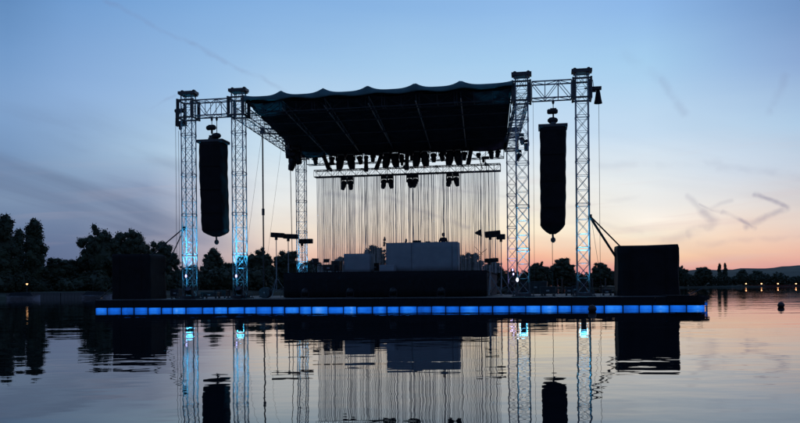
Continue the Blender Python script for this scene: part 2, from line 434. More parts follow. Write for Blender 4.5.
def tree_protos(kind, seed, H, nleaf, leaf):
    rnd = random.Random(seed); rs = np.random.RandomState(seed)
    cs = clumps(kind, rnd)
    V = []; Fc = []
    iv, if_ = ICO
    for (x, y, z, r, sz) in cs:            # leafy masses in the middle of each clump
        o = len(V)
        disp = 1+rs.uniform(-.25, .18, len(iv))[:, None]
        vv = iv*disp*np.array([r, r, r*sz])*.86+np.array([x, y, z])
        V += [tuple(q) for q in (vv*H)]; Fc += [tuple(i+o for i in f) for f in if_]
    cs = [c for c in cs if c[3] < .095]; tot = sum(r**2 for *_, r, s_ in cs)
    for (x, y, z, r, sz) in cs:            # and single leaves and sprays round them
        k = int(nleaf*r*r/tot)
        d = rs.normal(size=(k, 3)); d /= np.linalg.norm(d, axis=1)[:, None]
        rad = (.78+rs.uniform(0, 1, k)**2*.6)[:, None]
        cpt = (d*rad*np.array([r, r, r*sz])+np.array([x, y, z]))*H
        u_ = rs.normal(size=(k, 3)); u_ /= np.linalg.norm(u_, axis=1)[:, None]
        w_ = np.cross(u_, rs.normal(size=(k, 3))); w_ /= np.linalg.norm(w_, axis=1)[:, None]
        sl = leaf*rs.uniform(.5, 1.3, k)[:, None]
        for q in range(k):
            o = len(V); c_ = cpt[q]; a = u_[q]*sl[q]; b_ = w_[q]*sl[q]*.55
            V += [tuple(c_-a), tuple(c_+b_), tuple(c_+a), tuple(c_-b_)]; Fc.append((o, o+1, o+2, o+3))
    crown = bpy.data.meshes.new('crown'); crown.from_pydata(V, [], Fc); crown.materials.append(LEAF if kind in ('poplar', 'conifer') else LEAFB)
    tb = MB(); h = H*(.55 if kind != 'bush' else .4)
    tb.bar((0, 0, -.6), (0, 0, h*.6), H*.022, 8, H*.016); tb.bar((0, 0, h*.6), (.02*H, 0, H*.85 if kind != 'bush' else h), H*.016, 7, H*.004)
    if kind not in ('conifer',):
        for k in range(6):
            a = 2.4*k+seed; z = h*(.45+.09*k)
            tb.bar((0, 0, z), (math.cos(a)*H*.17*(.5 if kind == 'poplar' else 1), math.sin(a)*H*.17*(.5 if kind == 'poplar' else 1), z+H*.2), H*.009, 5, H*.003)
    return crown, tb.mesh('trunk', BARK)
PRO = {}
for kind, H, n_, lf, seeds in (('poplar', 12, 8500, .17, (1, 2)), ('round', 12, 11000, .17, (3, 4, 5)), ('oval', 11, 8500, .17, (6, 7)), ('conifer', 12, 3600, .22, (8,)), ('bush', 6, 2600, .2, (9, 10))):
    PRO[kind] = [(H, tree_protos(kind, s_, H, n_, lf)) for s_ in seeds]
WFR = {'poplar': .30, 'round': .80, 'oval': .62, 'conifer': .40, 'bush': 1.05}
def tree(name, kind, px, ytop, wpx, Z, label, var=0, group=None, rot=None):
    H, (cm, tm) = PRO[kind][var % len(PRO[kind])]
    base = 1.0
    top = P(px, ytop, Z); h = top.z-base*.6
    x = G(px, Z).x + (top.x-G(px, Z).x)
    t0 = thing(name, label, 'tree', (x, Z, .6), rot if rot is not None else random.uniform(0, 6), group)
    sx = (wpx*Z/F)/(WFR[kind]*H); t0.scale = (sx, sx, h/H)
    place('crown', cm, t0); place('trunk', tm, t0)
    return t0
tree('poplar_tree', 'poplar', 5, 217, 30, 124, 'tall dark poplar at the left edge of the photo', 0)
tree('poplar_tree', 'poplar', 34, 221, 27, 127, 'tall narrow poplar second from the left edge, with a pointed top', 1)
tree('poplar_tree', 'poplar', 19, 231, 20, 135, 'shorter poplar squeezed between the two tall ones at far left', 0)
tree('bushy_tree', 'oval', 56, 257, 34, 132, 'low bushy tree just right of the tall left poplars', 0)
tree('bushy_tree', 'round', 73, 259, 26, 136, 'low wide tree filling the dip before the big round tree', 1)
tree('round_tree', 'round', 101, 224, 47, 136, 'big round tree behind the covered box at left, left half of the pair', 0)
tree('round_tree', 'round', 130, 227, 40, 139, 'big round tree behind the covered box at left, right half of the pair', 2)
tree('round_tree', 'round', 162, 240, 36, 150, 'smaller round tree between the covered box and the outer left tower', 1)
tree('bushy_tree', 'bush', 145, 252, 40, 152, 'bushy tree low behind the left covered box', 0)
tree('oval_tree', 'oval', 213, 248, 25, 176, 'oval tree standing below the covered loudspeaker at left', 1)
tree('bushy_tree', 'round', 230, 262, 20, 180, 'small tree just left of the inner left tower base', 1)
tree('bushy_tree', 'bush', 190, 262, 34, 172, 'low tree behind the base of the outer left tower', 1)
tree('round_tree', 'round', 260, 247, 34, 190, 'rounded tree right of the inner left tower, behind the thin pole', 0)
tree('round_tree', 'round', 287, 249, 34, 196, 'rounded tree behind the lamp bars at left of the stage', 2)
tree('oval_tree', 'oval', 243, 254, 22, 190, 'tree behind the foot of the inner left tower', 0)
tree('bushy_tree', 'bush', 313, 256, 30, 205, 'low tree right of the rear left tower', 1)
tree('bushy_tree', 'round', 340, 256, 20, 215, 'small tree just left of the smaller cloth booth', 1)
tree('oval_tree', 'oval', 372, 244, 26, 240, 'loose tree between the two cloth booths behind the curtain', 0)
tree('conifer_tree', 'conifer', 384.5, 236.5, 13, 244, 'pointed conifer rising left of the large cloth booth', 0)
tree('conifer_tree', 'conifer', 406, 238.5, 12, 262, 'small conifer tip above the large cloth booth', 0)
tree('round_tree', 'round', 470, 251, 30, 330, 'airy round tree right of the large cloth booth', 2)
tree('bushy_tree', 'oval', 492, 258, 24, 350, 'tree behind the lamp stands at right of the stage', 1)
tree('round_tree', 'round', 537, 261, 22, 400, 'tree just right of the inner right tower', 0)
tree('round_tree', 'oval', 563, 257, 26, 430, 'taller tree left of the outer right tower', 0)
tree('bushy_tree', 'round', 549, 265, 22, 430, 'low tree under the covered loudspeaker at right', 2)
tree('round_tree', 'round', 601, 262, 24, 470, 'tree between the outer right tower and the covered box', 1)
tree('round_tree', 'round', 680, 265, 17, 535, 'dark tree just right of the right covered box', 0)
tree('round_tree', 'round', 703, 266, 21, 545, 'rounded tree on the far shore left of the twin poplars', 2)
tree('poplar_tree', 'poplar', 719.5, 264, 5.5, 560, 'left of the twin poplars on the far shore', 0)
tree('poplar_tree', 'poplar', 725, 263.5, 5.5, 560, 'right of the twin poplars on the far shore', 1)
tree('round_tree', 'round', 742, 269, 14, 570, 'small tree right of the twin poplars', 1)
tree('oval_tree', 'oval', 757, 270, 16, 575, 'tree on the far shore above the lamp second from left', 0)
# the wood along the shore that reads as one mass
def wood(name, px0, px1, step, ylo, yhi, Zoff, label, hs=(1, 1)):
    V = []; Fc = []; rs = np.random.RandomState(int(px0)+117)
    px = px0
    while px < px1:
        Z = shoreZ(px)+Zoff+rs.uniform(0, 12)
        y = rs.uniform(*(np.interp(px, [px0, px1], ylo), np.interp(px, [px0, px1], yhi)))
        top = P(px, y, Z); H, (cm, tm) = PRO['bush'][rs.randint(2)]
        h = top.z-.3; sw = h*rs.uniform(.75, 1.25)
        n_ = len(cm.vertices); co = np.empty(n_*3, dtype=np.float32); cm.vertices.foreach_get('co', co); co = co.reshape(-1, 3)
        a = rs.uniform(0, 6); c_, s_ = math.cos(a), math.sin(a)
        core = len(ICO[0])*40; nf = 80*40*4
        x = (co[:, 0]*c_-co[:, 1]*s_)*sw/H+top.x; yy = (co[:, 0]*s_+co[:, 1]*c_)*sw/H+Z; zz = co[:, 2]*h/H+.2
        sub = ICO[1]; o = len(V)
        # crown core clumps, low-poly, and a third of the leaves
        V += list(zip(x.tolist(), yy.tolist(), zz.tolist()))
        for p in list(cm.polygons)[::1 if Z < 250 else 2]: Fc.append(tuple(i+o for i in p.vertices))
        px += step*rs.uniform(.7, 1.3)
    me = bpy.data.meshes.new(name); me.from_pydata(V, [], Fc); me.materials.append(LEAFB)
    o = place(name, me); tag(o, label, 'wood'); o['kind'] = 'stuff'; return o
wood('shore_wood', -60, 330, 6, (266, 261), (280, 270), 6, 'continuous dark thicket along the left bank under the trees')
wood('shore_wood', 330, 620, 6, (262, 266), (270, 273), 6, 'dark wood on the far shore behind the stage')
wood('shore_wood', 620, 900, 6, (270, 269), (276, 275), 6, 'dark wood on the far shore right of the covered box')

# bank furniture at the left, lamps on the far shore
qw = thing('quay_wall', 'low concrete quay wall along the left bank under the poplars', 'wall', (0, 0, 0))
for k in range(24):
    a = G(6+k*3.4, shoreZ(6+k*3.4)-1.2); b_ = G(6+(k+1)*3.4-.15, shoreZ(6+(k+1)*3.4)-1.2)
    c = (a+b_)/2; MB().box((0, 0, 0), ((b_-a).length, .5, 1.1)).build('wall_block', CONC, qw, loc=(c.x, c.y, .3), rot=(0, 0, math.atan2(b_.y-a.y, b_.x-a.x)))
def boat(px, Z, Lb, label, rz):
    t0 = thing('moored_boat', label, 'boat', (G(px, Z).x, Z, 0), rz, 'small boats moored at the left bank')
    h = MB(); st = [(-.5, .32, .45), (-.3, .42, .40), (0, .46, .38), (.25, .36, .42), (.42, .16, .5), (.5, .02, .58)]; vs = []
    for a, w_, t1 in st: vs += [(a*Lb, -w_*.4*Lb*.55, -.1), (a*Lb, -w_*Lb*.45, t1), (a*Lb, w_*Lb*.45, t1), (a*Lb, w_*.4*Lb*.55, -.1)]
    fs = [(k*4+j, (k+1)*4+j, (k+1)*4+(j+1) % 4, k*4+(j+1) % 4) for k in range(5) for j in (0, 2, 3)]
    h.add(vs, fs+[(0, 1, 2, 3)]); h.build('hull', BOATW, t0)
    c = MB(); c.add([(-.46*Lb,-.15*Lb,.44),(-.46*Lb,.15*Lb,.44),(.3*Lb,-.15*Lb,.44),(.3*Lb,.15*Lb,.44),(-.4*Lb,0,.95),(.2*Lb,0,.95)], [(0,2,5,4),(1,4,5,3),(0,4,1),(2,3,5)])
    c.build('cover', TARP, t0)
boat(24, 108, 4.2, 'small pale moored boat under the orange lamp at left', .2)
boat(98, 114, 4.6, 'small pale moored boat left of the covered box', -.15)
def shore_lamp(px, y, Z, r, m_, label, group=None):
    top = P(px, y, Z); t0 = thing('shore_lamp', label, 'street lamp', (top.x, Z, .4), 0, group)
    h = top.z-.4
    MB().bar((0, 0, 0), (0, 0, h-r*.6), r*.16+.02, 6).build('post', STEEL, t0)
    MB().lathe([(r*.3, -r*.8), (r*.9, -r*.4), (r, 0), (r*.85, r*.45), (r*.3, r*.6)], (0, 0, h), 10).build('glass', m_, t0, True)
    MB().lathe([(r*1.15, 0), (r*.9, r*.2), (r*.15, r*.45)], (0, 0, h+r*.55), 10).build('cap', STEEL, t0)
shore_lamp(27, 284, 113, .15, GLOWO2, 'single orange lamp on the left bank below the poplars')
for px, l_ in ((746, 'first from the left of the four orange lamps on the far shore'), (761.5, 'second from the left of the four orange lamps on the far shore'),
               (778, 'third from the left of the four orange lamps on the far shore'), (796, 'orange lamp on the far shore nearest the right edge')):
    shore_lamp(px, 283.6, 560, .48, GLOWO, l_, 'lamps on the far shore')
qf = thing('landing_fence', 'low reddish fence on the landing under the far shore lamps', 'fence', (0, 0, 0))
for k in range(14):
    a = G(744+k*4.2, 556); b_ = G(744+(k+1)*4.2-.4, 556); MB().box(((a.x+b_.x)/2, 556, .75), (b_.x-a.x, .3, .8)).build('fence_board', REDW, qf)
    MB().box((a.x, 556, .6), (.25, .4, 1.9)).build('fence_post', REDW, qf)

# ------------------------------------------------------------------ floating platform
pl = P(95, 300, Zs(ST_F, 95)); pr = P(705, 300, Zs(ST_F, 705))
pl.z = pr.z = 0; LEN = (pr-pl).length; DEPTH = 19.0
plat = thing('floating_platform', 'long dark floating stage deck with a row of blue lit floats along its front', 'platform', pl, YAW)
q = MB(); q.box((LEN/2, DEPTH/2+.25, .06), (LEN-.2, DEPTH-.3, .5)); q.build('pontoon_hull', PONT, plat)
nf = 41; fw = LEN/nf
fm = MB().box((0, 0, 0), (fw-.02, .30, .21)).mesh('float', BLUE)
rf = random.Random(3)
jx = [k*fw+(rf.uniform(-.1, .1) if 0 < k < nf else 0) for k in range(nf+1)]
for k in range(nf):
    if k == 2: o = place('float', fm, plat, ((k+.5)*fw, .17, .045), (0, .06, .03))
    else: o = place('float', fm, plat, ((k+.5)*fw, .15+rf.uniform(-.015, .015), .045+rf.uniform(-.006, .006)), (0, rf.uniform(-.01, .01), 0))
    o.location.x = (jx[k]+jx[k+1])/2; o.scale = ((jx[k+1]-jx[k]-rf.choice((.02, .03, .06)))/(fw-.02), 1, rf.uniform(.86, 1.08)); bev(o, .03)
cpm = MB().box((0, 0, 0), (.05, .2, .22)).mesh('coupling_pin', PONT)
for k in range(1, nf): place('coupling_pin', cpm, plat, (jx[k], .1, .08))
pan = [MB().box((0, 0, 0), (fw*2-.02, 1.17, .05)).mesh('deck_panel', DECK)]
for j in range(16):
    for k in range(20):
        place('deck_panel', pan[0], plat, ((k*2+1)*fw+fw*.5*(j % 2)*0, .62+j*1.18, DZ-.025+.004*((k*7+j*3) % 3-1)))
place('deck_panel', MB().box((0, 0, 0), (fw-.02, DEPTH-.1, .05)).mesh('deck_panel', DECK), plat, (LEN-fw*.5, DEPTH/2, DZ-.025))
fas = MB()
for k in range(14):
    a = k*LEN/14
    fas = MB().box((a+LEN/28, .02, .345), (LEN/14-.02, .05, .37)); fas.build('front_skirt', SKIRT, plat)
q = MB(); q.add([(LEN-1.6,-.06,.60),(LEN-.3,-.1,.60),(LEN+.28,.5,.56),(LEN+.28,2.2,.56),(LEN-1.6,2.4,.60),(LEN-1.6,-.06,.28),(LEN-.3,-.1,.28),(LEN+.3,.5,.40),(LEN+.3,2.2,.40),(LEN-1.6,2.4,.28)],
     [(0,1,2,3,4),(5,9,8,7,6),(0,5,6,1),(1,6,7,2),(2,7,8,3),(3,8,9,4),(4,9,5,0)]); q.build('corner_fender', TARP, plat)
q = MB(); q.bar((LEN+.15, .4, .45), (LEN+.15, .4, -.1), .035); q.bar((LEN-.15, .2, .26), (LEN+.2, .4, .3), .03); q.build('corner_bracket', ALU, plat)
q = MB(); q.box((LEN+.02, .25, .2), (.22, .2, .12)); q.build('corner_lamp', BLUE, plat)
q = MB().bar((0, 0, 0), (1.0, .25, .42), .025)
tag(q.build('mooring_pole', STEEL, loc=P(684, 297, 38)), 'thin pole leaning on the deck right of the covered box', 'pole')

# ------------------------------------------------------------------ lattices
_cache = {}
def lattice(root, Ln, w_, d_, bay, rc, rb, mt, joint=3, cross=False):
    """four chords along local Z with diagonals in the four faces"""
    nb_ = max(1, round(Ln/bay)); bay = Ln/nb_
    key = (round(Ln, 2), w_, d_, round(bay, 3), rc, rb, mt.name)
    if key not in _cache:
        ch = MB().bar((0, 0, 0), (0, 0, Ln), rc, 8).mesh('chord', mt, True)
        cor = [(-w_/2, -d_/2), (w_/2, -d_/2), (w_/2, d_/2), (-w_/2, d_/2)]
        dg = []
        for fce in range(4):
            a, b_ = cor[fce], cor[(fce+1) % 4]
            for flip in (0, 1):
                p, q_ = (a, b_) if not flip else (b_, a)
                dg.append(MB().bar((p[0], p[1], 0), (q_[0], q_[1], bay), rb, 5).mesh('diagonal', mt))
        rg = MB()
        for fce in range(4):
            a, b_ = cor[fce], cor[(fce+1) % 4]; rg.bar((a[0], a[1], 0), (b_[0], b_[1], 0), rb, 5)
        jr = MB()
        for x, y in cor: jr.bar((x, y, -.06), (x, y, .06), rc*1.45, 8)
        for fce in range(4):
            a, b_ = cor[fce], cor[(fce+1) % 4]
            for z in (-.07, .07): jr.bar((a[0], a[1], z), (b_[0], b_[1], z), rb*1.1, 5)
        _cache[key] = (ch, cor, dg, rg.mesh('rung', mt), jr.mesh('joint', mt))
    ch, cor, dg, rg, jr = _cache[key]
    for x, y in cor: place('chord', ch, root, (x, y, 0))
    for k in range(nb_):
        for fce in range(4):
            flip = (k+(fce in (1, 2))) % 2
            place('diagonal', dg[fce*2+flip], root, (0, 0, k*bay))
            if cross and fce in (0, 2): place('diagonal', dg[fce*2+1-flip], root, (0, 0, k*bay))
        if k % joint == 0 and k: place('joint', jr, root, (0, 0, k*bay))
        else: place('rung', rg, root, (0, 0, k*bay))
    place('rung', rg, root, (0, 0, Ln))

TOPZ = 11.66
def tower(px, s0, label, head=True, ybase=297):
    Z = Zs(s0, px); b_ = P(px, ybase, Z); b_.z = DZ
    t0 = thing('lattice_tower', label, 'tower', b_, YAW, 'aluminium lattice towers of the stage')
    H = TOPZ-DZ
    q = MB(); q.box((0, 0, .03), (1.1, 1.1, .06)); q.box((0, 0, .12), (.78, .78, .12))
    for sx in (-1, 1):
        for sy in (-1, 1): q.bar((sx*.48, sy*.48, .06), (sx*.48, sy*.48, .3), .025)
    q.build('base_plate', STEEL, t0)
    r = bpy.data.objects.new('mast', None); COL.objects.link(r); r.parent = t0; r.location = (0, 0, .18)
    lattice(r, H-.18-.2, .60, .50, .71, .031, .0115, ALU, cross=True)
    q = MB(); q.box((0, 0, H-.1), (.98, .5, .15)); q.box((0, 0, H-.19), (.8, .7, .05)); 
    for sx in (-1, 1): q.lathe([(.1, -.06), (.1, .06)], (sx*.33, 0, H-.02), 12, Matrix.Rotation(PI/2, 3, 'X'))
    q.build('head_beam', STEEL, t0)
    # sleeve block that carries the trusses
    q = MB()
    for sx in (-1, 1):
        for sy in (-1, 1):
            q.box((sx*.43, sy*.43, 10.66-DZ), (.09, .09, 1.05))
            q.box((sx*.37, sy*.43, 10.66-DZ), (.13, .02, .8))
    for z in (10.2, 11.12):
        for s_ in (-1, 1): q.box((0, s_*.43, z-DZ), (.86, .07, .08)); q.box((s_*.43, 0, z-DZ), (.07, .78, .08))
    q.build('sleeve_block', STEEL, t0)
    for s_ in (-1, 1): MB().bar((s_*.2, -s_*.2, H-.2), (s_*.2, -s_*.2, 10.9-DZ+.1), .015, 5).build('lift_chain', STEEL, t0)
    return t0
T = {}
T['lo'] = tower(190, ST_T, 'outermost left lattice tower at the front, left of the covered loudspeaker')
T['li'] = tower(240.3, ST_T, 'front lattice tower at the left corner of the roof')
T['ri'] = tower(523.4, ST_T, 'front lattice tower at the right corner of the roof')
T['ro'] = tower(583.6, ST_T, 'outermost right lattice tower, right of the covered loudspeaker')
T['rl'] = tower(302.3, ST_R, 'rear left lattice tower rising behind the lamp bars')
T['rr'] = tower(512.6, ST_R, 'rear right lattice tower just left of the front right tower')
def beam(name, p0, p1, wd, h, bay, label, rc=.028, rb=.013, mt=None, group=None):
    p0 = Vector(p0); p1 = Vector(p1)
    t0 = thing(name, label, 'truss', p0, 0, group); t0.rotation_euler = aim(p0, p1)
    lattice(t0, (p1-p0).length, wd, h, bay, rc, rb, mt or ALU, joint=4)
    return t0
def at(tk, dx, dy, z): v = T[tk].location + E1*dx + E2*dy; v.z = z; return v
TZ = 10.68
beam('head_truss', at('lo', .5, 0, TZ), at('li', -.5, 0, TZ), .7, .82, .66, 'left head truss between the two left front towers', .036, .018)
beam('head_truss', at('ri', .5, 0, TZ), at('ro', -.5, 0, TZ), .7, .82, .66, 'right head truss between the two right front towers', .036, .018)
beam('roof_truss', at('li', .5, 0, TZ-.12), at('ri', -.5, 0, TZ-.12), .6, .6, .9, 'front roof truss under the canopy edge', mt=STEEL)
beam('roof_truss', at('rl', .5, 0, 10.0), at('rr', -.5, 0, 10.0), .55, .62, .8, 'rear roof truss carrying the row of spotlights', mt=STEEL2)
def sbeam(a, b_, label, dz=0):
    A = at(a, 0, .5, TZ-.25+dz); B = at(b_, 0, -.5, TZ-.25+dz)
    return beam('side_truss', A, B, .6, .62, .8, label, mt=ALU)
sbeam('li', 'rl', 'left side truss running back under the canopy edge')
sbeam('ri', 'rr', 'right side truss running back under the canopy edge')
# cross beam with the thin pole hanging at its left end
Zx = 47.5
a = P(262.5, 131, Zx); b_ = P(296, 132, Zx*.985)
beam('outrigger_truss', a, b_, .35, .3, .5, 'short outrigger truss under the left roof edge', .022, .012, STEEL)
t0 = thing('drop_pole', 'long thin dark pole hanging from the outrigger down to the deck', 'pole', (a.x, a.y, DZ))
MB().bar((0, 0, 0), (0, 0, a.z-DZ+.05), .045, 8).build('pole', STEEL, t0)
MB().box((0, 0, a.z-DZ-.1), (.3, .3, .12)).box((0, 0, a.z-DZ+.1), (.2, .5, .1)).build('clamp', STEEL, t0)
MB().bar((0, 0, 5.55-DZ), (0, 0, 5.95-DZ), .085, 8).build('collar', STEEL, t0)
MB().box((0, 0, .03), (.5, .5, .06)).build('foot_plate', STEEL, t0)

# ------------------------------------------------------------------ canopy
fl = at('li', .55, -.55, 0); fr = at('ri', -.42, -.55, 0)
rl = P(299.5, 150, Zs(ST_R, 299.5)); rr = P(506, 150, Zs(ST_R, 506)); rl.z = rr.z = 0
can = thing('stage_canopy', 'wide dark green canvas roof with scalloped front edge between the towers', 'canopy', (fl.x, fl.y, 10))
def pt(u_, v_, z): 
    p = (fl*(1-u_)+fr*u_)*(1-v_)+(rl*(1-u_)+rr*u_)*v_; return Vector((p.x-fl.x, p.y-fl.y, z-10))
ridg = [0, .142, .306, .474, .65, .815, 1]
def ztop(u_, v_):
    for a_, b2 in zip(ridg[:-1], ridg[1:]):
        if a_ <= u_ <= b2+1e-9:
            q_ = (u_-a_)/(b2-a_); hump = abs(2*q_-1)**3.2; break
    peak = 11.43 if .02 < u_ < .98 else 11.2
    e_ = 11.14 if (u_ < ridg[1] and q_ < .5) or (u_ > ridg[-2] and q_ > .5) else 11.30
    z = 11.05+(e_-11.05)*hump
    return z*(1-v_)+(z-.55)*v_+.08*math.sin(PI*v_)
def sheet(name, fn, nu, nv, m_, th, parent):
    q_ = MB(); vs = []; fs = []
    for s_ in (0, 1):
        for i in range(nu+1):
            for j in range(nv+1):
                p = fn(i/nu, j/nv); vs.append(p+th*s_)
    nn_ = (nu+1)*(nv+1); ix = lambda s_, i, j: s_*nn_+i*(nv+1)+j
    for i in range(nu):
        for j in range(nv):
            fs.append((ix(0,i,j), ix(0,i+1,j), ix(0,i+1,j+1), ix(0,i,j+1))); fs.append((ix(1,i,j), ix(1,i,j+1), ix(1,i+1,j+1), ix(1,i+1,j)))
    for i in range(nu): fs.append((ix(0,i,0), ix(1,i,0), ix(1,i+1,0), ix(0,i+1,0))); fs.append((ix(0,i,nv), ix(0,i+1,nv), ix(1,i+1,nv), ix(1,i,nv)))
    for j in range(nv): fs.append((ix(0,0,j), ix(0,0,j+1), ix(1,0,j+1), ix(1,0,j))); fs.append((ix(0,nu,j), ix(1,nu,j), ix(1,nu,j+1), ix(0,nu,j+1)))
    return q_.add(vs, fs).build(name, m_, parent, True)
sheet('roof_sheet', lambda u_, v_: pt(u_, v_, ztop(u_, v_)), 72, 16, CANVAS, Vector((0, 0, -.03)), can)
sheet('roof_lining', lambda u_, v_: pt(.01+u_*.98, .01+v_*.98, ztop(u_, v_)-.34), 36, 8, CANVASIN, Vector((0, 0, -.02)), can)
def vfold(s_): return .03*math.sin(s_*47)+.02*math.sin(s_*101+1)
sheet('front_valance', lambda u_, v_: pt(u_, 0, ztop(u_, 0)*(1-v_)+(10.82+.05*math.sin(u_*40))*v_) - E2*(.03+.10*math.sin(v_*PI*.6)+vfold(u_)*v_), 90, 5, CANVAS, E2*.02, can)
sheet('left_valance', lambda u_, v_: pt(0, u_, ztop(0, u_)*(1-v_)+(10.86-.45*u_)*v_)-E1*(.02+vfold(u_)*v_), 40, 3, CANVAS, E1*.02, can)
sheet('right_valance', lambda u_, v_: pt(1, u_, ztop(1, u_)*(1-v_)+(10.75-.5*u_)*v_)+E1*(.02+vfold(u_)*v_), 40, 3, CANVAS, E1*.02, can)
sheet('rear_valance', lambda u_, v_: pt(u_, 1, ztop(u_, 1)*(1-v_)+(10.42+.06*math.sin(u_*63))*v_)+E2*(.02+vfold(u_)*v_), 60, 3, CANVASIN, E2*.02, can)
for u_ in ridg[1:-1]:
    q = MB(); n_ = 14
    lo = [pt(u_, .02+.96*k/n_, 10.45-.1*k/n_) for k in range(n_+1)]; hi = [pt(u_, .02+.96*k/n_, ztop(u_, k/n_)-.42) for k in range(n_+1)]
    q.bar(lo[0], lo[-1], .03); q.tube(hi, .03)
    for k in range(n_): q.bar(lo[k], hi[k+1], .014, 5) if k % 2 else q.bar(hi[k], lo[k+1], .014, 5)
    q.build('rafter', ALU, can)
for v_ in (.25, .5, .75):
    q = MB(); q.bar(pt(.01, v_, 10.36), pt(.99, v_, 10.36), .035); q.bar(pt(.01, v_, 10.66), pt(.99, v_, 10.66), .03)
    for k in range(30): q.bar(pt(.01+.98*k/30, v_, 10.36 if k % 2 else 10.66), pt(.01+.98*(k+1)/30, v_, 10.66 if k % 2 else 10.36), .014, 5)
    q.build('batten', STEEL2, can)

# ------------------------------------------------------------------ spotlights on the rear roof truss
def profile_spot(name, label, loc, tilt, roll, k=1.0, group=None, m_lens=LENS):
    """moving head: base, yoke and a tapering head hanging down"""
    t0 = thing(name, label, 'spotlight', loc, YAW, group); t0.scale = (k, k, k)
    o = MB().box((0, 0, -.10), (.42, .42, .18)).box((0, 0, .02), (.1, .1, .1)).build('base', BLACKM, t0); bev(o, .03)
    MB().box((-.21, 0, -.34), (.045, .14, .34)).box((.21, 0, -.34), (.045, .14, .34)).box((0, 0, -.19), (.46, .14, .04)).build('yoke', BLACKM, t0)
    h = MB().lathe([(.10, .16), (.17, .12), (.19, 0), (.185, -.30), (.155, -.42), (.14, -.50)], (0, 0, 0), 14).build('head', BLACKM, t0, False, (0, 0, -.42), (tilt, roll, 0))
    MB().lathe([(.12, -.505), (.12, -.515)], (0, 0, 0), 14).build('lens', m_lens, h)
    return t0
def can_spot(label, loc, tilt, roll, Lc=.72, group=None):
    t0 = thing('can_spotlight', label, 'spotlight', loc, YAW, group)
    MB().box((0, 0, 0), (.08, .1, .12)).bar((0, 0, 0), (0, 0, -.14), .02).box((-.15, 0, -.22), (.02, .05, .2)).box((.15, 0, -.22), (.02, .05, .2)).box((0, 0, -.13), (.32, .05, .02)).build('bracket', BLACKM, t0)
    h = MB().lathe([(.08, .14), (.13, .10), (.14, 0), (.14, -Lc*.6), (.155, -Lc*.62), (.155, -Lc)], (0, 0, 0), 14).build('can', BLACKM, t0, False, (0, 0, -.24), (tilt, roll, 0))
    MB().lathe([(.12, -Lc-.002), (.12, -Lc-.01)], (0, 0, 0), 12).build('lens', LENS, h)
ordw = ['first', 'second', 'third', 'fourth', 'fifth', 'sixth', 'seventh', 'eighth', 'ninth', 'tenth', 'eleventh', 'twelfth', 'thirteenth', 'fourteenth']
GS = 'spotlights hanging from the rear roof truss'
k_ = 0
for px, roll in ((340.5, .12), (350.5, -.16), (387, .2), (394.5, -.2), (417, .14), (424.5, -.14), (450, .12), (457.5, -.18)):
    p = P(px, 149, Zs(ST_R, px)-1.0); p.z = 10.46
    profile_spot('moving_head', 'black moving head light, %s from left among the paired heads below the canopy' % ordw[k_], p, .1*((k_ % 3)-1), roll, 1.42, GS); k_ += 1
k_ = 0
for px, roll, z in ((324, -.38, 10.3), (366, 0, 10.15), (381, .38, 10.2), (407, .04, 10.15), (471, .22, 10.35)):
    p = P(px, 149, Zs(ST_R, px)-.9); p.z = z
    can_spot('long black can light, %s from left among the cans between the moving heads' % ordw[k_], p, 0, roll, .95, GS); k_ += 1
GC = 'spotlights under the curtain truss'
ZC = lambda px: Zs(ST_R, px)-1.6
k_ = 0
for px, roll in ((344, .2), (350.5, -.1), (384, .15), (390.5, -.2), (409.5, -.25), (415.5, .25), (449.5, .2), (456, -.25)):
    p = P(px, 176, ZC(px)); p.z = 8.52
    profile_spot('moving_head', 'small moving head light, %s from left under the curtain truss' % ordw[k_], p, -.2, roll, .92, GC, GLOWW if px in (9,) else LENS); k_ += 1
bcl = P(294, 150, 51.8)
t0 = thing('gathered_drape', 'bundled black drape hanging at the rear left corner of the roof', 'drape', (bcl.x, bcl.y, 9.3), YAW)
MB().lathe([(.12, 0), (.24, .25), (.20, .5), (.34, .8), (.42, 1.15), (.60, 1.45), (.75, 1.6)], (0, 0, 0), 16).build('drape', SKIRT, t0, True)
MB().lathe([(.22, .47), (.23, .53)], (0, 0, 0), 12).build('tie_band', STEEL, t0)
k_ = 0
for px, roll, sc in ((315, -.1, .8), (332, .15, .85), (359.5, -.2, .9), (373, .1, .8), (401, -.15, .9), (412, .1, .75), (433.5, 0, .95), (441.5, -.2, .9), (464.5, .15, .9), (491, -.1, .85), (498, .2, .8)):
    p = P(px, 149, Zs(ST_R, px)-.35); p.z = 10.38
    profile_spot('moving_head', 'smaller black moving head in the row behind the paired heads, %s from left' % ordw[k_], p, .15, roll, sc, 'smaller lamps behind the paired moving heads'); k_ += 1
# clutter: small heads clustered on the left rear corner and on the towers
k_ = 0
for px, py, z, roll in ((289.5, 140, 10.75, .2), (297, 150, 10.35, -.2), (293, 155, 9.95, .35)):
    p = P(px, py, 51); p.z = z; profile_spot('moving_head', ['upper', 'middle', 'lowest'][k_]+' dark lamp in the cluster at the rear left roof corner', p, .2, roll, 1.25, 'lamps at the rear left roof corner'); k_ += 1
k_ = 0
for px, py, roll in ((521.5, 134, -.2), (526.5, 140, .1), (519, 150, .4)):
    p = P(px, py, 41.0); profile_spot('moving_head', ['highest', 'middle', 'lowest'][k_]+' of three dark lamps clamped to the front right tower', p, .2, roll, .62, 'lamps on the front right tower'); k_ += 1

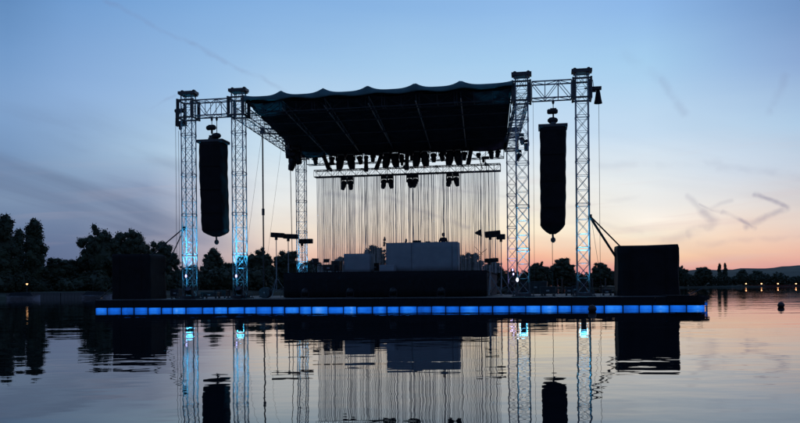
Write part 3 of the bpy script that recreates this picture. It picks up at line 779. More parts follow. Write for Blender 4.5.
# ------------------------------------------------------------------ curtain and its truss
ca = P(315, 173.5, ZC(315)); cb_ = P(500.5, 169, ZC(500.5)); ca.z = cb_.z = 8.8
beam('curtain_truss', ca, cb_, .55, .44, .42, 'long horizontal truss above the stage that carries the string curtain', .03, .013, STEEL2)
def hoist(px, Z, ztop_, zhook, label, group, s_=1.0, bag=True):
    b0 = P(px, 160, Z); t0 = thing('chain_hoist', label, 'hoist', (b0.x, b0.y, zhook), YAW, group)
    H = ztop_-zhook
    MB().bar((0, 0, 0), (0, 0, H), .018, 6).build('chain', STEEL, t0)
    zb = H*.48
    o = MB().box((0, 0, zb), (.42*s_, .22*s_, .2*s_)).lathe([(.10*s_, -.3*s_), (.12*s_, -.2*s_), (.12*s_, .26*s_), (.07*s_, .3*s_)], (0, 0, zb), 12, Matrix.Rotation(PI/2, 3, 'Y')).build('motor', BLACKM, t0)
    MB().lathe([(.05*s_, .2), (.09*s_, .14), (.09*s_, .02), (.04*s_, -.05)], (0, 0, 0), 10).build('hook', STEEL, t0)
    if bag: MB().lathe([(.10*s_, 0), (.12*s_, -.22*s_), (.09*s_, -.34*s_)], (-.16*s_, -.05, zb-.05), 10).build('chain_bag', SKIRT, t0)
    return t0
for px, w_ in ((331, 'left'), (404, 'middle'), (485.5, 'right')):
    hoist(px, ZC(px), 10.0, 8.98, '%s chain hoist holding up the curtain truss' % w_, 'chain hoists on the curtain truss', .8)
MBs = MB().bar((0, 0, 0), (.25, 0, -.9), .03).lathe([(.14, .12), (.17, 0), (.1, -.16)], (0, 0, 0), 8)
tag(MBs.build('hanging_lamp', BLACKM, loc=P(478.5, 155, ZC(478)), rot=(0, 0, YAW)), 'small dark lamp on a bent arm above the right end of the curtain truss', 'spotlight')
cur = thing('string_curtain', 'tall grey see-through curtain of hanging strings behind the booths', 'curtain', (ca.x, ca.y, RZ))
zt = 8.56-RZ; rc_ = random.Random(11); ns = 290
sm = []
for wv in (.008, .011, .015, .020):
    q = MB(); n_ = 9
    for k in range(n_):
        z0 = zt*k/n_; z1 = zt*(k+1)/n_; o0 = .012*math.sin(k*1.9+wv*90); o1 = .012*math.sin((k+1)*1.9+wv*90)
        q.add([(o0-wv/2,-.006,z0),(o0+wv/2,-.006,z0),(o0+wv/2,.006,z0),(o0-wv/2,.006,z0),(o1-wv/2,-.006,z1),(o1+wv/2,-.006,z1),(o1+wv/2,.006,z1),(o1-wv/2,.006,z1)],
              [(0,1,5,4),(1,2,6,5),(2,3,7,6),(3,0,4,7)])
    sm.append(q.mesh('strand', FIBRE))
dvec = (cb_-ca); dvec.z = 0
ex = MB()
for k in range(220):
    u_ = rc_.random(); p = dvec*(.01+u_*.98); y_ = p.y+rc_.uniform(-.08, .08); w2 = rc_.choice((.004, .006, .008)); ex.box((p.x, y_, zt/2), (w2*2, .01, zt))
exo = ex.build('fine_strands', FIBRE, cur); exo['kind'] = 'stuff'
for k in range(ns):
    u_ = (k+.5+rc_.uniform(-.8, .8))/ns
    p = dvec*(.01+u_*.98); place('strand', sm[rc_.choice((0, 1, 1, 1, 2, 2, 3))], cur, (p.x, p.y+rc_.uniform(-.05, .05), .02), (0, 0, YAW+rc_.uniform(-.5, .5)))
MB().bar((0, 0, zt+.02), (dvec.x, dvec.y, zt+.02), .03).build('header_rail', STEEL, cur)

# ------------------------------------------------------------------ covered loudspeaker columns
def array(px, z_top, z_bot, wd, label, bend, seed):
    Z = Zs(ST_T, px); b0 = P(px, 200, Z); t0 = thing('covered_loudspeaker', label, 'loudspeaker', (b0.x, b0.y, z_bot), YAW, 'covered loudspeaker columns hanging from the head trusses')
    Hh = z_top-z_bot; rs = random.Random(seed); n_ = 44; m2 = 28; vs = []
    for j in range(n_+1):
        f_ = j/n_; z = Hh*f_
        w_ = wd*(.93+.05*f_)/2; d_ = .52
        tl = .055 if seed == 1 else .085
        if f_ < tl: kq = .24+.76*(f_/tl)**.75; w_ *= kq; d_ *= kq
        off = bend*(1-f_)**2
        for i in range(m2):
            a_ = 2*PI*i/m2; c_, s_ = math.cos(a_), math.sin(a_)
            ex = .32; x = math.copysign(abs(c_)**ex, c_)*w_; y = math.copysign(abs(s_)**ex, s_)*d_
            wob = 1+.014*math.sin(a_*5+f_*11+seed)+.012*math.sin(f_*42+a_*2)
            vs.append((x*wob+off, y*wob, z))
    fs = [(j*m2+i, j*m2+(i+1) % m2, (j+1)*m2+(i+1) % m2, (j+1)*m2+i) for j in range(n_) for i in range(m2)]
    fs += [tuple(range(m2))[::-1], tuple(n_*m2+i for i in range(m2))]
    MB().add(vs, fs).build('tarpaulin_cover', TARP, t0, True)
    for f_ in (.25, .5, .75):
        z = Hh*f_; w_ = wd*(.93+.05*f_)/2+.03; MB().box((bend*(1-f_)**2, -.535, z), (w_*1.7, .02, .04)).build('strap', TARP, t0)
    o = MB().box((0, 0, Hh+.10), (wd*1.08, 1.05, .16)).box((0, 0, Hh+.22), (.2, .9, .12)).build('flying_frame', STEEL, t0); bev(o, .02)
    MB().bar((bend, 0, .05), (bend+.02, 0, -.22), .05).lathe([(.06, .12), (.12, .05), (.12, -.06), (.05, -.14)], (bend+.02, 0, -.28), 10).build('tail_hook', STEEL, t0)
    return t0, b0, Z
tl_, bl, zl = array(213.8, 8.78, 3.85, 1.36, 'left black covered loudspeaker column hanging between the two left towers', .12, 1)
tr_, br_, zr = array(553.4, 8.78, 3.62, 1.30, 'right black covered loudspeaker column hanging between the two right towers', -.05, 5)
def rig(px, Z, label, dbl):
    b0 = P(px, 130, Z); t0 = thing('speaker_hoist', label, 'hoist', (b0.x, b0.y, 9.0), YAW, 'chain hoists holding the covered loudspeakers')
    xs = (-.12, .16) if dbl else (0,)
    for x in xs: MB().bar((x, 0, 0), (x, 0, 1.3), .02, 6).build('chain', STEEL, t0)
    MB().lathe([(.08, -.3), (.13, -.24), (.13, .14), (.08, .22)], (xs[0], 0, .66), 12, Matrix.Rotation(PI/2, 3, 'Y')).box((xs[0], 0, .74), (.3, .26, .12)).box((xs[0], 0, .45), (.08, .08, .2)).build('motor', BLACKM, t0)
    MB().lathe([(.05, -.28), (.15, -.18), (.17, 0), (.12, .16), (.05, .22)], (xs[-1]+(.0 if dbl else .0), 0, .22), 12, Matrix.Rotation(PI/2, 3, 'Y')).box((xs[0], 0, .1), (.26, .2, .3)).build('lower_block', BLACKM, t0)
    for x in xs: MB().lathe([(.04, -.1), (.07, 0), (.04, .1)], (x, 0, 1.12), 8).build('hook', STEEL, t0)
rig(214, zl, 'pair of chain hoists above the left covered loudspeaker', True)
rig(553.4, zr, 'chain hoist above the right covered loudspeaker', False)
q = MB().bar((0, 0, 0), (0, 0, 3.28-DZ), .014, 5)
p = P(552.4, 250, zr); tag(q.build('tail_rope', CABLE, loc=(p.x, p.y, DZ)), 'thin rope from the right loudspeaker down to the deck', 'rope')

# hoists on the outer sides of the outer towers, with chains falling to the deck
def side_hoist(px, py, tk, label, sgn, Z):
    c = P(px, py, Z); t0 = thing('side_hoist', label, 'hoist', c, YAW, 'hoists on the outer sides of the outer towers')
    if sgn < 0:
        MB().lathe([(.09, -.28), (.12, -.2), (.12, .2), (.09, .28)], (.1, 0, .3), 12, Matrix.Rotation(PI/2, 3, 'Y')).build('drum', BLACKM, t0)
        MB().box((-.06, 0, -.05), (.14, .14, .66)).box((.02, 0, .15), (.1, .1, .3), (0, .5, 0)).box((.16, 0, -.40), (.56, .24, .26)).build('bracket', BLACKM, t0)
        MB().lathe([(.04, .12), (.09, .04), (.09, -.06), (.03, -.12)], (.12, 0, -.62), 10).build('hook', STEEL, t0)
    else:
        MB().box((-.05, 0, .32), (.52, .22, .15)).box((-.2, 0, .2), (.3, .12, .1)).build('motor', BLACKM, t0)
        MB().lathe([(.08, .26), (.11, .1), (.15, -.18), (.2, -.42)], (.05, 0, 0), 12).build('chain_bag', SKIRT, t0)
        MB().bar((-.15, 0, .3), (-.2, 0, .75), .015).bar((.1, 0, .36), (-.6, 0, .36), .03).build('bracket', STEEL, t0)
side_hoist(178.3, 116.5, 'lo', 'dark hoist on the left side of the outermost left tower', -1, Zs(ST_T, 179))
side_hoist(597, 95, 'ro', 'dark hoist with a flared chain bag right of the outermost right tower', 1, Zs(ST_T, 597))
def rope(pa, pb, label, r=.010, sag=0, name='guy_rope'):
    pa = Vector(pa); pb = Vector(pb); pts = [(pb-pa)*(k/8)+Vector((0, 0, -sag*math.sin(PI*k/8))) for k in range(9)]
    return tag(MB().tube(pts, r).build(name, CABLE, loc=pa), label, 'rope')
def foot(px, Z): v = P(px, 290, Z); v.z = DZ; return v
def drop(px, ytop, Z): v = P(px, ytop, Z); return v, Vector((v.x, v.y, DZ))
rope(*drop(175.5, 118, Zs(ST_T, 176)), 'outer of two thin lines falling left of the outermost left tower')
rope(*drop(178.5, 131, Zs(ST_T, 179)), 'inner of two thin lines falling left of the outermost left tower')
rope(*drop(598.8, 102, Zs(ST_T, 598)), 'thin line falling from the flared bag right of the outer right tower')
rope(*drop(533, 100, Zs(ST_T, 533)), 'thin line falling beside the front right roof tower', .008)
rope(P(262, 133, 47), foot(240, 43), 'thin slanting line left of the drop pole', .007)
rope(P(290, 150, 50), foot(293, 50), 'upright dark line just left of the rear left tower', .025)
rope(P(281, 150, 50), foot(262, 47), 'faint slanting line between the drop pole and the rear left tower', .007)
rope(P(591, 216, 38.3), foot(603, 41), 'thin slanting line from the outer right tower to the deck', .009)
# rods bracing the outer towers
def rod(pa, pb, r, label): 
    pa = Vector(pa); pb = Vector(pb)
    t0 = thing('brace_rod', label, 'brace', pb, 0, 'brace rods of the outer towers')
    MB().bar((0, 0, 0), pa-pb, r, 8).build('rod', STEEL, t0); MB().box((0, 0, .04), (.3, .3, .08)).build('foot_plate', STEEL, t0)
    MB().box(pa-pb, (.16, .16, .16)).build('clamp', STEEL, t0)
rod(P(590, 217, 38.6), foot(640.5, 41.2), .06, 'thick brace rod slanting from the outer right tower behind the covered box')
rod(P(590, 216, 38.6), foot(668, 42.5), .04, 'thin brace rod slanting from the outer right tower over the covered box top')
rod(P(184, 228, 41.9), foot(93+6, 47.0), .035, 'flatter brace rod slanting left from the outermost left tower')
rod(P(184, 229, 41.9), foot(152, 45), .03, 'steeper brace rod slanting left from the outermost left tower')

# ------------------------------------------------------------------ tarpaulin covered boxes
def covered(px, s0, w_, d_, h, label, seed):
    Z = F/s0; b0 = P(px, 297, Z); t0 = thing('covered_box', label, 'covered box', (b0.x, b0.y, DZ), YAW, 'tarpaulin covered boxes at the platform ends')
    rs = random.Random(seed); n_ = 14; vs = []; m_ = 40
    for j in range(n_+1):
        f_ = j/n_
        for i in range(m_):
            a_ = 2*PI*i/m_; c_, s_ = math.cos(a_), math.sin(a_); ex = .16
            x = math.copysign(abs(c_)**ex, c_)*w_/2; y = math.copysign(abs(s_)**ex, s_)*d_/2
            k1 = 1+.012*math.sin(a_*7+seed)+.010*math.sin(f_*9+a_*3+seed)+(.015 if f_ < .1 else 0)-(.012 if .12 < f_ < .9 else 0)*math.sin(f_*PI)
            if f_ > .97: k1 *= .975
            z = h*f_+(.035*math.sin(a_*2+seed)+.02*math.sin(a_*5) if f_ > .9 else 0)
            vs.append((x*k1, y*k1, z))
    vs.append((0, 0, h+.05))
    fs = [(j*m_+i, j*m_+(i+1) % m_, (j+1)*m_+(i+1) % m_, (j+1)*m_+i) for j in range(n_) for i in range(m_)]
    fs += [(n_*m_+i, n_*m_+(i+1) % m_, len(vs)-1) for i in range(m_)]
    MB().add(vs, fs).build('tarpaulin_cover', TARP, t0, True)
    for x in (-w_*.28, w_*.28): MB().box((x, -d_/2-.012, h/2), (.05, .015, h-.1)).build('lashing_strap', TARP, t0)
covered(646, 19.9, 2.92, 2.3, 2.47, 'large black tarpaulin covered box at the right end of the platform', 2)
covered(139.5, 17.9, 2.30, 2.0, 2.45, 'large black tarpaulin covered box at the left end of the platform', 5)

# ------------------------------------------------------------------ stage riser and booths
zf0 = Zs(18.3, 284); zf1 = Zs(18.3, 487); ra = P(284, 290, zf0); rb_ = P(487, 290, zf1); ra.z = rb_.z = DZ
RW = (rb_-ra).length; RD = 11.2
ris = thing('stage_riser', 'long black stage block with cloth front in the middle of the deck', 'stage', ra, YAW)
RH = RZ-DZ
q = MB(); q.box((RW/2, RD/2, RH/2-.04), (RW-.1, RD-.1, RH-.09)); q.build('riser_frame', SKIRT, ris)
tm_ = MB().box((0, 0, 0), (RW/8-.015, RD/9-.015, .05)).mesh('top_panel', SKIRT)
for i in range(8):
    for j in range(9): place('top_panel', tm_, ris, ((i+.5)*RW/8, (j+.5)*RD/9, RH-.025))
sheet('front_cloth', lambda u_, v_: Vector((u_*RW, -.04-.035*math.sin(u_*150)*v_-.02*math.sin(u_*61+1)*v_, (RH-.06)*(1-v_)+.02)), 160, 3, SKIRT, Vector((0, .015, 0)), ris)
GL = 'small round lamps standing in front of the stage block'
for k, px in enumerate((305, 350, 393, 441)):
    Z = Zs(19.0, px); b0 = foot(px, Z)
    t0 = thing('floor_lamp', 'dark round floor lamp before the stage block, %s from the left' % ordw[k], 'lamp', b0, YAW, GL)
    MB().box((0, 0, .03), (.34, .26, .06)).box((-.2, 0, .2), (.03, .06, .32)).box((.2, 0, .2), (.03, .06, .32)).build('bracket', BLACKM, t0)
    MB().lathe([(.08, .16), (.17, .08), (.18, -.14), (.19, -.16), (.19, -.2)], (0, 0, .34), 14, Matrix.Rotation(-PI/2-.2, 3, 'X')@Matrix.Rotation(PI, 3, 'X')).build('can', BLACKM, t0)
    MB().lathe([(.16, -.2), (.16, -.205)], (0, 0, .34), 14, Matrix.Rotation(-PI/2-.2, 3, 'X')@Matrix.Rotation(PI, 3, 'X')).build('lens', LENS, t0)
def booth(x0, x1, ztop_, s0, d_, seams, label, group=None):
    Z0 = Zs(s0, x0); Z1 = Zs(s0, x1); a_ = P(x0, 271, Z0); b2 = P(x1, 271, Z1); a_.z = b2.z = RZ; w_ = (b2-a_).length
    t0 = thing('cloth_booth', label, 'booth', a_, YAW, group); h = ztop_-RZ
    MB().box((w_/2, d_/2, h/2), (w_-.06, d_-.06, h-.03)).build('table_frame', STEEL, t0)
    xs = [0]+seams+[1]
    for u0, u1 in zip(xs[:-1], xs[1:]):
        sheet('cloth_panel', lambda u_, v_, u0=u0, u1=u1: Vector((w_*(u0+(u1-u0)*u_)+(.008 if u_ < .5 else -.008), -.02-.012*math.sin(u_*9+u0*20)*(1-v_)-.01*math.sin(v_*5), .02+v_*(h+.0))), 14, 5, CLOTH, Vector((0, .012, 0)), t0)
    sheet('side_cloth', lambda u_, v_: Vector((w_+.01, u_*d_, .02+v_*h)), 6, 4, CLOTH, Vector((-.012, 0, 0)), t0)
    sheet('side_cloth', lambda u_, v_: Vector((-.01, u_*d_, .02+v_*h)), 6, 4, CLOTH, Vector((.012, 0, 0)), t0)
    sheet('top_cloth', lambda u_, v_: Vector((u_*w_, v_*d_, h+.025)), 6, 4, CLOTH, Vector((0, 0, -.012)), t0)
    return t0, w_
bB, wB = booth(386.5, 457.5, 3.60, 17.5, 1.3, [.36, .93], 'large grey-white cloth covered booth in the middle of the stage')
bA, wA = booth(344, 370.3, 3.02, 17.5, 1.0, [], 'smaller grey-white cloth covered booth left of the large one')
bC, wC = booth(379.5, 394.5, 2.32, 17.9, .6, [], 'low grey-white cloth covered box at the left foot of the large booth')
def gear(px, w_, h, z, Z, label, knobs=5):
    b0 = P(px, 242, Z); t0 = thing('mixer', label, 'mixer', (b0.x, b0.y, z), YAW, 'equipment on the large booth')
    o = MB().box((0, 0, h/2), (w_, .35, h)).build('case', BLACKM, t0); bev(o, .015)
    for k in range(knobs): MB().lathe([(.018, 0), (.015, .03)], (-w_/2+w_*(k+.5)/knobs, -.05, h), 8).build('knob', ALU, t0)
gear(417, .46, .13, 3.63, 45.0, 'wider dark mixer on top of the large booth', 7)
gear(428, .28, .07, 3.63, 45.0, 'narrower dark mixer beside the wider one on the large booth', 5)
gear(436, .2, .05, 3.63, 45.0, 'smallest dark device next to the person on the large booth', 3)
o = MB().box((0, 0, .27), (2.4, 1.6, .54)).build('riser_step', SKIRT, loc=(P(440, 270, 46.0).x, 46.3, RZ), rot=(0, 0, YAW)); tag(o, 'black step block behind the large booth on which the person stands', 'step')

# ------------------------------------------------------------------ person behind the booth
def skin_body(pts, edges, rad, name, m_, parent, sub=2, root=0):
    me = bpy.data.meshes.new(name); me.from_pydata(pts, edges, []); me.materials.append(m_)
    o = place(name, me, parent); md = o.modifiers.new('skin', 'SKIN')
    lay = me.skin_vertices[0].data if me.skin_vertices else None
    if lay is None:
        return o
    for i, r in enumerate(rad): lay[i].radius = (r, r) if not isinstance(r, tuple) else r; lay[i].use_root = (i == root)
    s_ = o.modifiers.new('sub', 'SUBSURF'); s_.levels = sub; s_.render_levels = sub
    return o
pp = P(443.3, 240, 45.9)
per = thing('person', 'person with short dark hair standing behind the large booth, looking down', 'person', (pp.x, pp.y, RZ+.54), YAW)
pts = [(0,0,.95),(0,0,1.12),(0,.01,1.30),(0,.01,1.44),(0,-.01,1.53),
       (-.17,0,1.42),(-.24,-.05,1.17),(-.20,-.28,1.08),(-.17,-.36,1.08),
       (.17,0,1.42),(.24,-.05,1.17),(.20,-.28,1.08),(.17,-.36,1.08),
       (-.10,0,.88),(-.11,0,.48),(-.11,.02,.09),(-.11,-.12,.04),(.10,0,.88),(.11,0,.48),(.11,.02,.09),(.11,-.12,.04)]
edges = [(0,1),(1,2),(2,3),(3,4),(3,5),(5,6),(6,7),(7,8),(3,9),(9,10),(10,11),(11,12),(0,13),(13,14),(14,15),(15,16),(0,17),(17,18),(18,19),(19,20)]
rad = [(.15,.11),(.14,.10),(.17,.12),(.12,.09),.055,.07,.048,.036,.03,.07,.048,.036,.03,.09,.06,.045,.04,.09,.06,.045,.04]
def ensure_skin(pts, edges, rad, name, m_, parent):
    me = bpy.data.meshes.new(name); me.from_pydata(pts, edges, []); me.materials.append(m_)
    o = place(name, me, parent)
    bpy.context.view_layer.objects.active = o
    o.modifiers.new('skin', 'SKIN')
    if not me.skin_vertices:
        import bmesh
        bm = bmesh.new(); bm.from_mesh(me); bm.verts.layers.skin.verify(); bm.to_mesh(me); bm.free()
    lay = me.skin_vertices[0].data
    for i, r in enumerate(rad):
        lay[i].radius = r if isinstance(r, tuple) else (r, r); lay[i].use_root = (i == 0)
    s_ = o.modifiers.new('sub', 'SUBSURF'); s_.levels = 2; s_.render_levels = 2
    return o
ensure_skin(pts, edges, rad, 'body', SHIRT, per)
def ell(c, r, n=14, m2=10, top=1.0, fn=None):
    q_ = MB(); vs = []; fs = []
    for j in range(m2+1):
        th = PI*j/m2
        for i in range(n):
            a_ = 2*PI*i/n; v = Vector((r[0]*math.sin(th)*math.cos(a_), r[1]*math.sin(th)*math.sin(a_), r[2]*math.cos(th)))
            if fn: v = fn(v)
            vs.append(Vector(c)+v)
    for j in range(m2):
        for i in range(n): fs.append((j*n+i, (j+1)*n+i, (j+1)*n+(i+1) % n, j*n+(i+1) % n))
    return vs, fs
hd = MB(); vs, fs = ell((0, -.02, 1.65), (.078, .098, .118), fn=lambda v: Vector((v.x*(1 if v.z > -.03 else .82), v.y, v.z))); hd.add(vs, fs)
hd.add(*ell((0, -.118, 1.635), (.014, .02, .022), 8, 6)); hd.add(*ell((-.08, -.01, 1.64), (.012, .022, .032), 8, 6)); hd.add(*ell((.08, -.01, 1.64), (.012, .022, .032), 8, 6))
hd.add(*ell((0, -.108, 1.59), (.026, .012, .008), 8, 6))
head = hd.build('head', SKIN, per, True)
for s_ in (-1, 1): MB().add(*ell((s_*.03, -.103, 1.66), (.012, .01, .008), 8, 6)).build('eye', BLACKM, head, True)
MB().add(*ell((0, .012, 1.69), (.088, .10, .105), fn=lambda v: Vector((v.x, max(v.y, -.085), max(v.z, -.05))))).build('hair', HAIR, head, True)
for s_ in (-1, 1):                                    # hands: palm, four fingers and a thumb resting on the desk
    hm = MB(); hm.add(*ell((s_*.16, -.40, 1.075), (.040, .048, .018), 10, 6))
    for k, (dx, ln) in enumerate(((-.028, .062), (-.009, .075), (.010, .07), (.028, .055))):
        a_ = Vector((s_*.16+dx, -.435, 1.078)); b2 = a_+Vector((dx*.2, -ln*.6, .006)); c_ = b2+Vector((0, -ln*.45, -.018))
        hm.bar(a_, b2, .0095, 6, .0085); hm.bar(b2, c_, .0085, 6, .0065)
    a_ = Vector((s_*.16-s_*.035, -.39, 1.075)); b2 = a_+Vector((-s_*.028, -.03, 0)); hm.bar(a_, b2, .011, 6, .009); hm.bar(b2, b2+Vector((-s_*.006, -.028, -.004)), .009, 6, .007)
    hm.build('hand', SKIN, per, True)

# ------------------------------------------------------------------ lamp stands beside the stage
def lamp_stand(px, Z, ybar, x0, x1, label, group, tilt=0, zb=DZ, h_=.28, nl=3):
    top = P(px, ybar, Z); t0 = thing('lamp_stand', label, 'lamp stand', (top.x, top.y, zb), YAW, group); H = top.z-zb
    MB().bar((0, 0, .35), (0, 0, H*.55), .035, 8).bar((0, 0, H*.5), (0, 0, H-.1), .024, 8).lathe([(.05, -.06), (.05, .06)], (0, 0, H*.54), 8).build('mast', ALU, t0)
    q = MB()
    for k in range(3):
        a_ = 2*PI*k/3+.5; e_ = Vector((math.cos(a_), math.sin(a_), 0)); q.bar(e_*.75+Vector((0, 0, .03)), Vector((0, 0, 1.15)), .02, 6); q.bar(e_*.4+Vector((0, 0, .56)), Vector((0, 0, .4)), .014, 6)
    q.build('tripod', ALU, t0)
    w0 = (x0-px)*Z/F; w1 = (x1-px)*Z/F
    o = MB().box(((w0+w1)/2, 0, H), (w1-w0, .26, h_), (0, tilt, 0)).build('lamp_bar', BLACKM, t0); bev(o, .03)
    MB().box((0, 0, H-h_/2-.06), (.14, .1, .16)).build('bracket', BLACKM, t0)
    for k in range(nl):
        x = w0+(w1-w0)*(k+.5)/nl
        MB().lathe([(.11, 0), (.125, -.05)], (x, -.13, H-math.tan(tilt)*(x-(w0+w1)/2)), 12, Matrix.Rotation(-PI/2, 3, 'X')@Matrix.Rotation(PI, 3, 'X')).build('lamp_can', BLACKM, t0)
    return t0
GL_ = 'lamp stands left of the stage'; GR_ = 'lamp stands right of the stage'
lamp_stand(276.2, 45.5, 235.2, 270.8, 284.5, 'leftmost lamp stand, with its flat lamp bar under the drop pole', GL_, .07)
lamp_stand(288.2, 45.8, 236.5, 283.2, 298.5, 'middle lamp stand left of the stage, bar touching the rear left tower', GL_, .05)
lamp_stand(302.0, 46.5, 241.3, 299.4, 313, 'lower lamp stand in front of the rear left tower', GL_, 0)
lamp_stand(490.0, 44.5, 234.2, 485.0, 500.4, 'taller wide lamp stand right of the stage', GR_, -.08, h_=.36)
lamp_stand(501.0, 44.0, 236.8, 496.5, 505.2, 'narrow lamp stand nearest the rear right tower', GR_, 0, h_=.30, nl=2)
lamp_stand(489.5, 43.0, 260.3, 484.6, 498.5, 'low lamp stand right of the stage', GR_, -.05, h_=.22)
t0 = thing('boom_stand', 'tall thin boom stand with a small flag-like head right of the curtain', 'boom stand', P(481, 270, 44) - Vector((0, 0, 0)), YAW)
t0.location.z = DZ; H = P(480, 234, 44).z-DZ
MB().bar((0, 0, 0), (0, 0, H-.05), .02, 6).bar((-.3, 0, H*.62), (.35, 0, H*.76), .014, 5).bar((-.35, 0, H*.8), (.1, 0, H*.66), .012, 5).build('mast', STEEL, t0)
MB().add([(-.32,-.05,H+.1),(.04,-.12,H+.28),(.06,-.12,H-.14),(-.32,.05,H+.02),(.04,.12,H+.28),(.06,.12,H-.14)], [(0,1,2),(3,5,4),(0,3,4,1),(1,4,5,2),(2,5,3,0)]).build('horn', BLACKM, t0)
q = MB()
for k in range(3): q.bar((math.cos(2.1*k)*.6, math.sin(2.1*k)*.6, .02), (0, 0, .9), .018, 5)
q.build('tripod', STEEL, t0)

# ------------------------------------------------------------------ equipment on the deck and stage
def case(px, Z, w_, d_, h, label, zb=DZ, group='flight cases on the deck'):
    b0 = P(px, 290, Z); t0 = thing('flight_case', label, 'flight case', (b0.x, b0.y, zb), YAW+random.uniform(-.1, .1), group)
    o = MB().box((0, 0, h/2+.08), (w_, d_, h-.08)).build('case_body', BLACKM, t0); bev(o, .02)
    for sx in (-1, 1):
        for sy in (-1, 1):
            MB().bar((sx*w_*.4, sy*d_*.42, .1), (sx*w_*.4, sy*d_*.42, .0), .05, 8).build('castor', STEEL, t0)
            MB().box((sx*w_*.5, sy*d_*.5, h/2+.08), (.04, .04, h-.06)).build('corner_trim', STEEL, t0)
    MB().box((0, -d_/2-.01, h*.62), (.16, .02, .08)).build('handle', ALU, t0)
case(211, 42.6, .9, .6, .32, 'low case on the deck between the two left towers')
case(222, 44, .7, .5, .42, 'case right of the low one between the two left towers')
case(177, 43.5, .5, .5, .5, 'small case left of the outermost left tower')
case(548, 41, .8, .6, .45, 'case on the deck under the right covered loudspeaker')
case(536, 43, 1.2, .7, .75, 'large case right of the inner right tower')
case(569, 42, .35, .4, .42, 'small case between the right loudspeaker and the outer right tower')
case(575, 45, .30, .3, .5, 'narrow upright case left of the outer right tower foot')
case(607, 40.5, .45, .4, .3, 'small case right of the outer right tower foot')
case(330, 44.5, .6, .5, .42, 'case on the stage left of the small booth', RZ)
case(337, 45.5, .45, .5, .66, 'upright case on the stage against the small booth', RZ)
case(376, 46.5, .5, .5, .55, 'case on the stage between the two booths', RZ)
Zd = 42.0; b0 = foot(265.5, Zd)
t0 = thing('cable_drum', 'round cable drum standing on the deck by the inner left tower', 'cable drum', b0, YAW)
Rx = Matrix.Rotation(PI/2, 3, 'X')
MB().lathe([(.30, -.22), (.30, -.19)], (0, 0, .3), 24, Rx).lathe([(.30, .19), (.30, .22)], (0, 0, .3), 24, Rx).build('flange', STEEL, t0)
MB().lathe([(.19, -.19), (.21, 0), (.19, .19)], (0, 0, .3), 20, Rx).build('cable_coil', CABLE, t0)
MB().lathe([(.05, -.235), (.05, .235)], (0, 0, .3), 10, Rx).build('hub', ALU, t0)
def chair(px, Z, label, rz):
    b0 = P(px, 270, Z); t0 = thing('folding_chair', label, 'chair', (b0.x, b0.y, RZ), rz, 'chairs on the stage left of the booths')
    MB().box((0, 0, .46), (.42, .40, .03)).build('seat', BLACKM, t0)
    MB().box((0, .20, .78), (.42, .025, .22), (-.15, 0, 0)).build('backrest', BLACKM, t0)
    for sx in (-1, 1):
        MB().bar((sx*.2, -.18, 0), (sx*.2, .12, .5), .012).build('leg', ALU, t0); MB().bar((sx*.2, .26, 0), (sx*.2, .02, .5), .012).bar((sx*.2, .1, .5), (sx*.2, .22, .9), .012).build('leg', ALU, t0)
chair(317, 46, 'left folding chair on the stage below the lower lamp bar', .6)
chair(325, 47, 'right folding chair on the stage below the lower lamp bar', -.4)
def keyboard_stand(px, Z):
    b0 = P(px, 270, Z); t0 = thing('keyboard_stand', 'low keyboard on an X stand left of the cases on the stage', 'keyboard', (b0.x, b0.y, RZ), YAW)
    MB().bar((-.35, 0, 0), (.35, 0, .5), .02).bar((.35, 0, 0), (-.35, 0, .5), .02).build('stand', STEEL, t0)
    o = MB().box((0, 0, .55), (.95, .3, .09)).build('keyboard', BLACKM, t0); bev(o, .01)
keyboard_stand(312, 44.6)
# rail posts seen against the water at the rear right
for k, px in enumerate((557.5, 562, 578.5, 592.5, 605.5)):
    Z = 50.5; b0 = foot(px, Z)
    t0 = thing('rail_post', 'short rail post on the rear deck edge against the bright water, %s from the left' % ordw[k], 'post', b0, YAW, 'rail posts on the rear deck edge')
    MB().bar((0, 0, 0), (0, 0, .95), .035, 8).build('post', STEEL, t0); MB().lathe([(.05, 0), (.05, .03), (.02, .06)], (0, 0, .95), 8).build('cap', STEEL, t0)
rope(foot(557.5, 50.5)+Vector((0, 0, .8)), foot(605.5, 50.5)+Vector((0, 0, .8)), 'slack line strung between the rail posts on the rear deck edge', .012, .12)

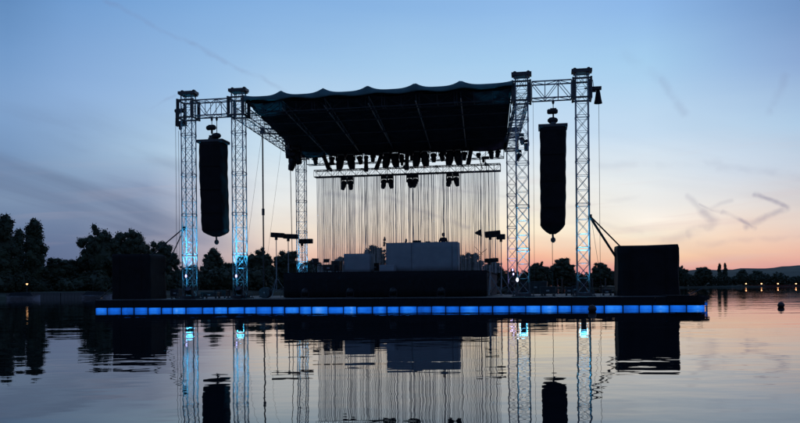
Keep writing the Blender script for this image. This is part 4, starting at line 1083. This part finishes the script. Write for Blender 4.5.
# ------------------------------------------------------------------ lit flood lamps at the tower feet
def flood(px, py, Z, label, glow, rz, size=1.0, energy=0, col=(.1, .6, 1)):
    c = P(px, py, Z); t0 = thing('flood_lamp', label, 'flood lamp', c, rz, 'lit flood lamps at the tower feet')
    o = MB().box((0, .10*size, 0), (.34*size, .16*size, .30*size)).build('housing', BLACKM, t0); bev(o, .02)
    MB().box((-.19*size, .1, 0), (.02, .05, .3*size)).box((.19*size, .1, 0), (.02, .05, .3*size)).box((0, .1, -.17*size), (.4*size, .05, .02)).build('yoke', STEEL, t0)
    MB().lathe([(.09*size, -.02), (.11*size, 0), (.09*size, .02)], (0, .0, 0), 18, Matrix.Rotation(PI/2, 3, 'X')@Matrix.Diagonal((.75, 1.25, 1))).build('lens', glow, t0)
    return t0
def uplight(tk, energy, col, z=.35, off=(0, 0), ang=31, h=0):
    l = bpy.data.lights.new('uplight_beam', 'SPOT'); l.energy = energy; l.color = col; l.spot_size = math.radians(ang); l.spot_blend = .7; l.shadow_soft_size = .05
    o = bpy.data.objects.new('uplight_beam', l); COL.objects.link(o)
    t0 = thing('uplighter', 'dark uplighter can standing inside the foot of the %s tower' % {'lo':'outermost left','li':'inner left','ri':'inner right','ro':'outermost right','rl':'rear left','rr':'rear right'}[tk], 'uplighter', T[tk].location+Vector((0, 0, .2)), YAW, 'uplighters inside the tower feet')
    o.parent = t0; o.location = (off[0], off[1], z+.02); o.rotation_euler = (PI, 0, 0)
    l2 = bpy.data.lights.new('added_foot_fill', 'POINT'); l2.energy = 16 + energy*.008; l2.color = col; l2.shadow_soft_size = .2  # added point light that tints the lower tower, no separate lamp there
    o2 = bpy.data.objects.new('added_foot_fill', l2); COL.objects.link(o2); o2.parent = t0; o2.location = (off[0], off[1], z+.08)
    MB().lathe([(.10, 0), (.13, .05), (.13, z-.06), (.14, z-.05), (.14, z-.02)], (0, 0, 0), 14).build('can', BLACKM, t0)
    hd_ = MB()
    for k in range(14):
        a1 = 2*PI*k/14; a2 = 2*PI*(k+1)/14
        hd_.add([(.15*math.cos(a), .15*math.sin(a), zz) for a in (a1, a2) for zz in (z-.05, z+.20)]+[(.142*math.cos(a), .142*math.sin(a), zz) for a in (a1, a2) for zz in (z-.05, z+.20)], [(0, 2, 3, 1), (4, 5, 7, 6), (1, 3, 7, 5), (0, 4, 6, 2)])
    hd_.build('added_hood', BLACKM, t0)  # added rim that keeps the light sources from glinting in the water
    MB().lathe([(.11, z-.03), (.11, z-.025)], (0, 0, 0), 14).build('lens', GLOWC, t0)
CY = (.05, .50, .95)
uplight('lo', 5200, CY); uplight('li', 4400, CY); uplight('ro', 2400, CY); uplight('ri', 2400, CY); uplight('rl', 2400, CY); uplight('rr', 700, (.45, .4, 1))
Zt = lambda px: Zs(ST_T, px)
flood(186.0, 276, Zt(186)-.55, 'bright violet-white lamp on the lower part of the outermost left tower', GLOWV, .5, .62)
flood(236.2, 276, Zt(236)-.55, 'bright violet-white lamp on the lower part of the inner left tower', GLOWV, .5, .62)
flood(512.7, 269.8, Zs(ST_R, 505)-.6, 'upper of two violet lamps on the rear right tower', GLOWV, .1, .6)
flood(513.4, 274, Zs(ST_R, 505)-.6, 'lower of two violet lamps on the rear right tower', GLOWV, .1, .6)
flood(517.3, 279.7, Zt(516)-.6, 'square white lamp left of the inner right tower foot', GLOWW, -.1, .75)
flood(302.2, 283.5, Zs(ST_R, 302)-.6, 'pale blue lamp low on the rear left tower', GLOWC, .1, .5)

# moving heads standing at the feet of the two left towers
k_ = 0
for px, tk, w_ in ((188.5, 'lo', 'outermost left'), (238.5, 'li', 'inner left')):
    b0 = foot(px, Zt(px)-.75)
    t0 = thing('moving_head', 'dark moving head light standing on the deck before the %s tower' % w_, 'spotlight', b0, YAW, 'moving heads standing before the left towers')
    o = MB().box((0, 0, .09), (.36, .36, .16)).build('base', BLACKM, t0); bev(o, .03)
    MB().box((-.19, 0, .32), (.04, .12, .34)).box((.19, 0, .32), (.04, .12, .34)).build('yoke', BLACKM, t0)
    h = MB().lathe([(.09, -.2), (.15, -.12), (.16, .1), (.13, .2)], (0, 0, 0), 14).build('head', BLACKM, t0, False, (0, 0, .42), (.9, .3, 0))
    MB().lathe([(.11, .2), (.11, .205)], (0, 0, 0), 14).build('lens', LENS, h)

# buoys
def buoy(px, ywl, r, label):
    yh = YH-(px-400)*math.tan(-ROLL); Z = HC*F/(ywl-yh); c = P(px, ywl, Z)
    t0 = thing('mooring_buoy', label, 'buoy', (c.x, c.y, 0), 0, 'round mooring buoys')
    MB().add(*ell((0, 0, r*.62), (r, r, r), 18, 12)).build('float_ball', BUOYM, t0, True)
    MB().bar((0, 0, r*1.55), (0, 0, r*1.8), r*.18, 8).build('ring', STEEL, t0)
    MB().lathe([(r*1.01, -.02), (r*1.03, 0), (r*1.01, .02)], (0, 0, r*.62), 18).build('band', BLACKM, t0)
buoy(781, 307.2, .15, 'small dark round buoy floating alone at the right')
buoy(592.3, 311.5, .17, 'small dark buoy floating before the blue strip under the outer right tower')
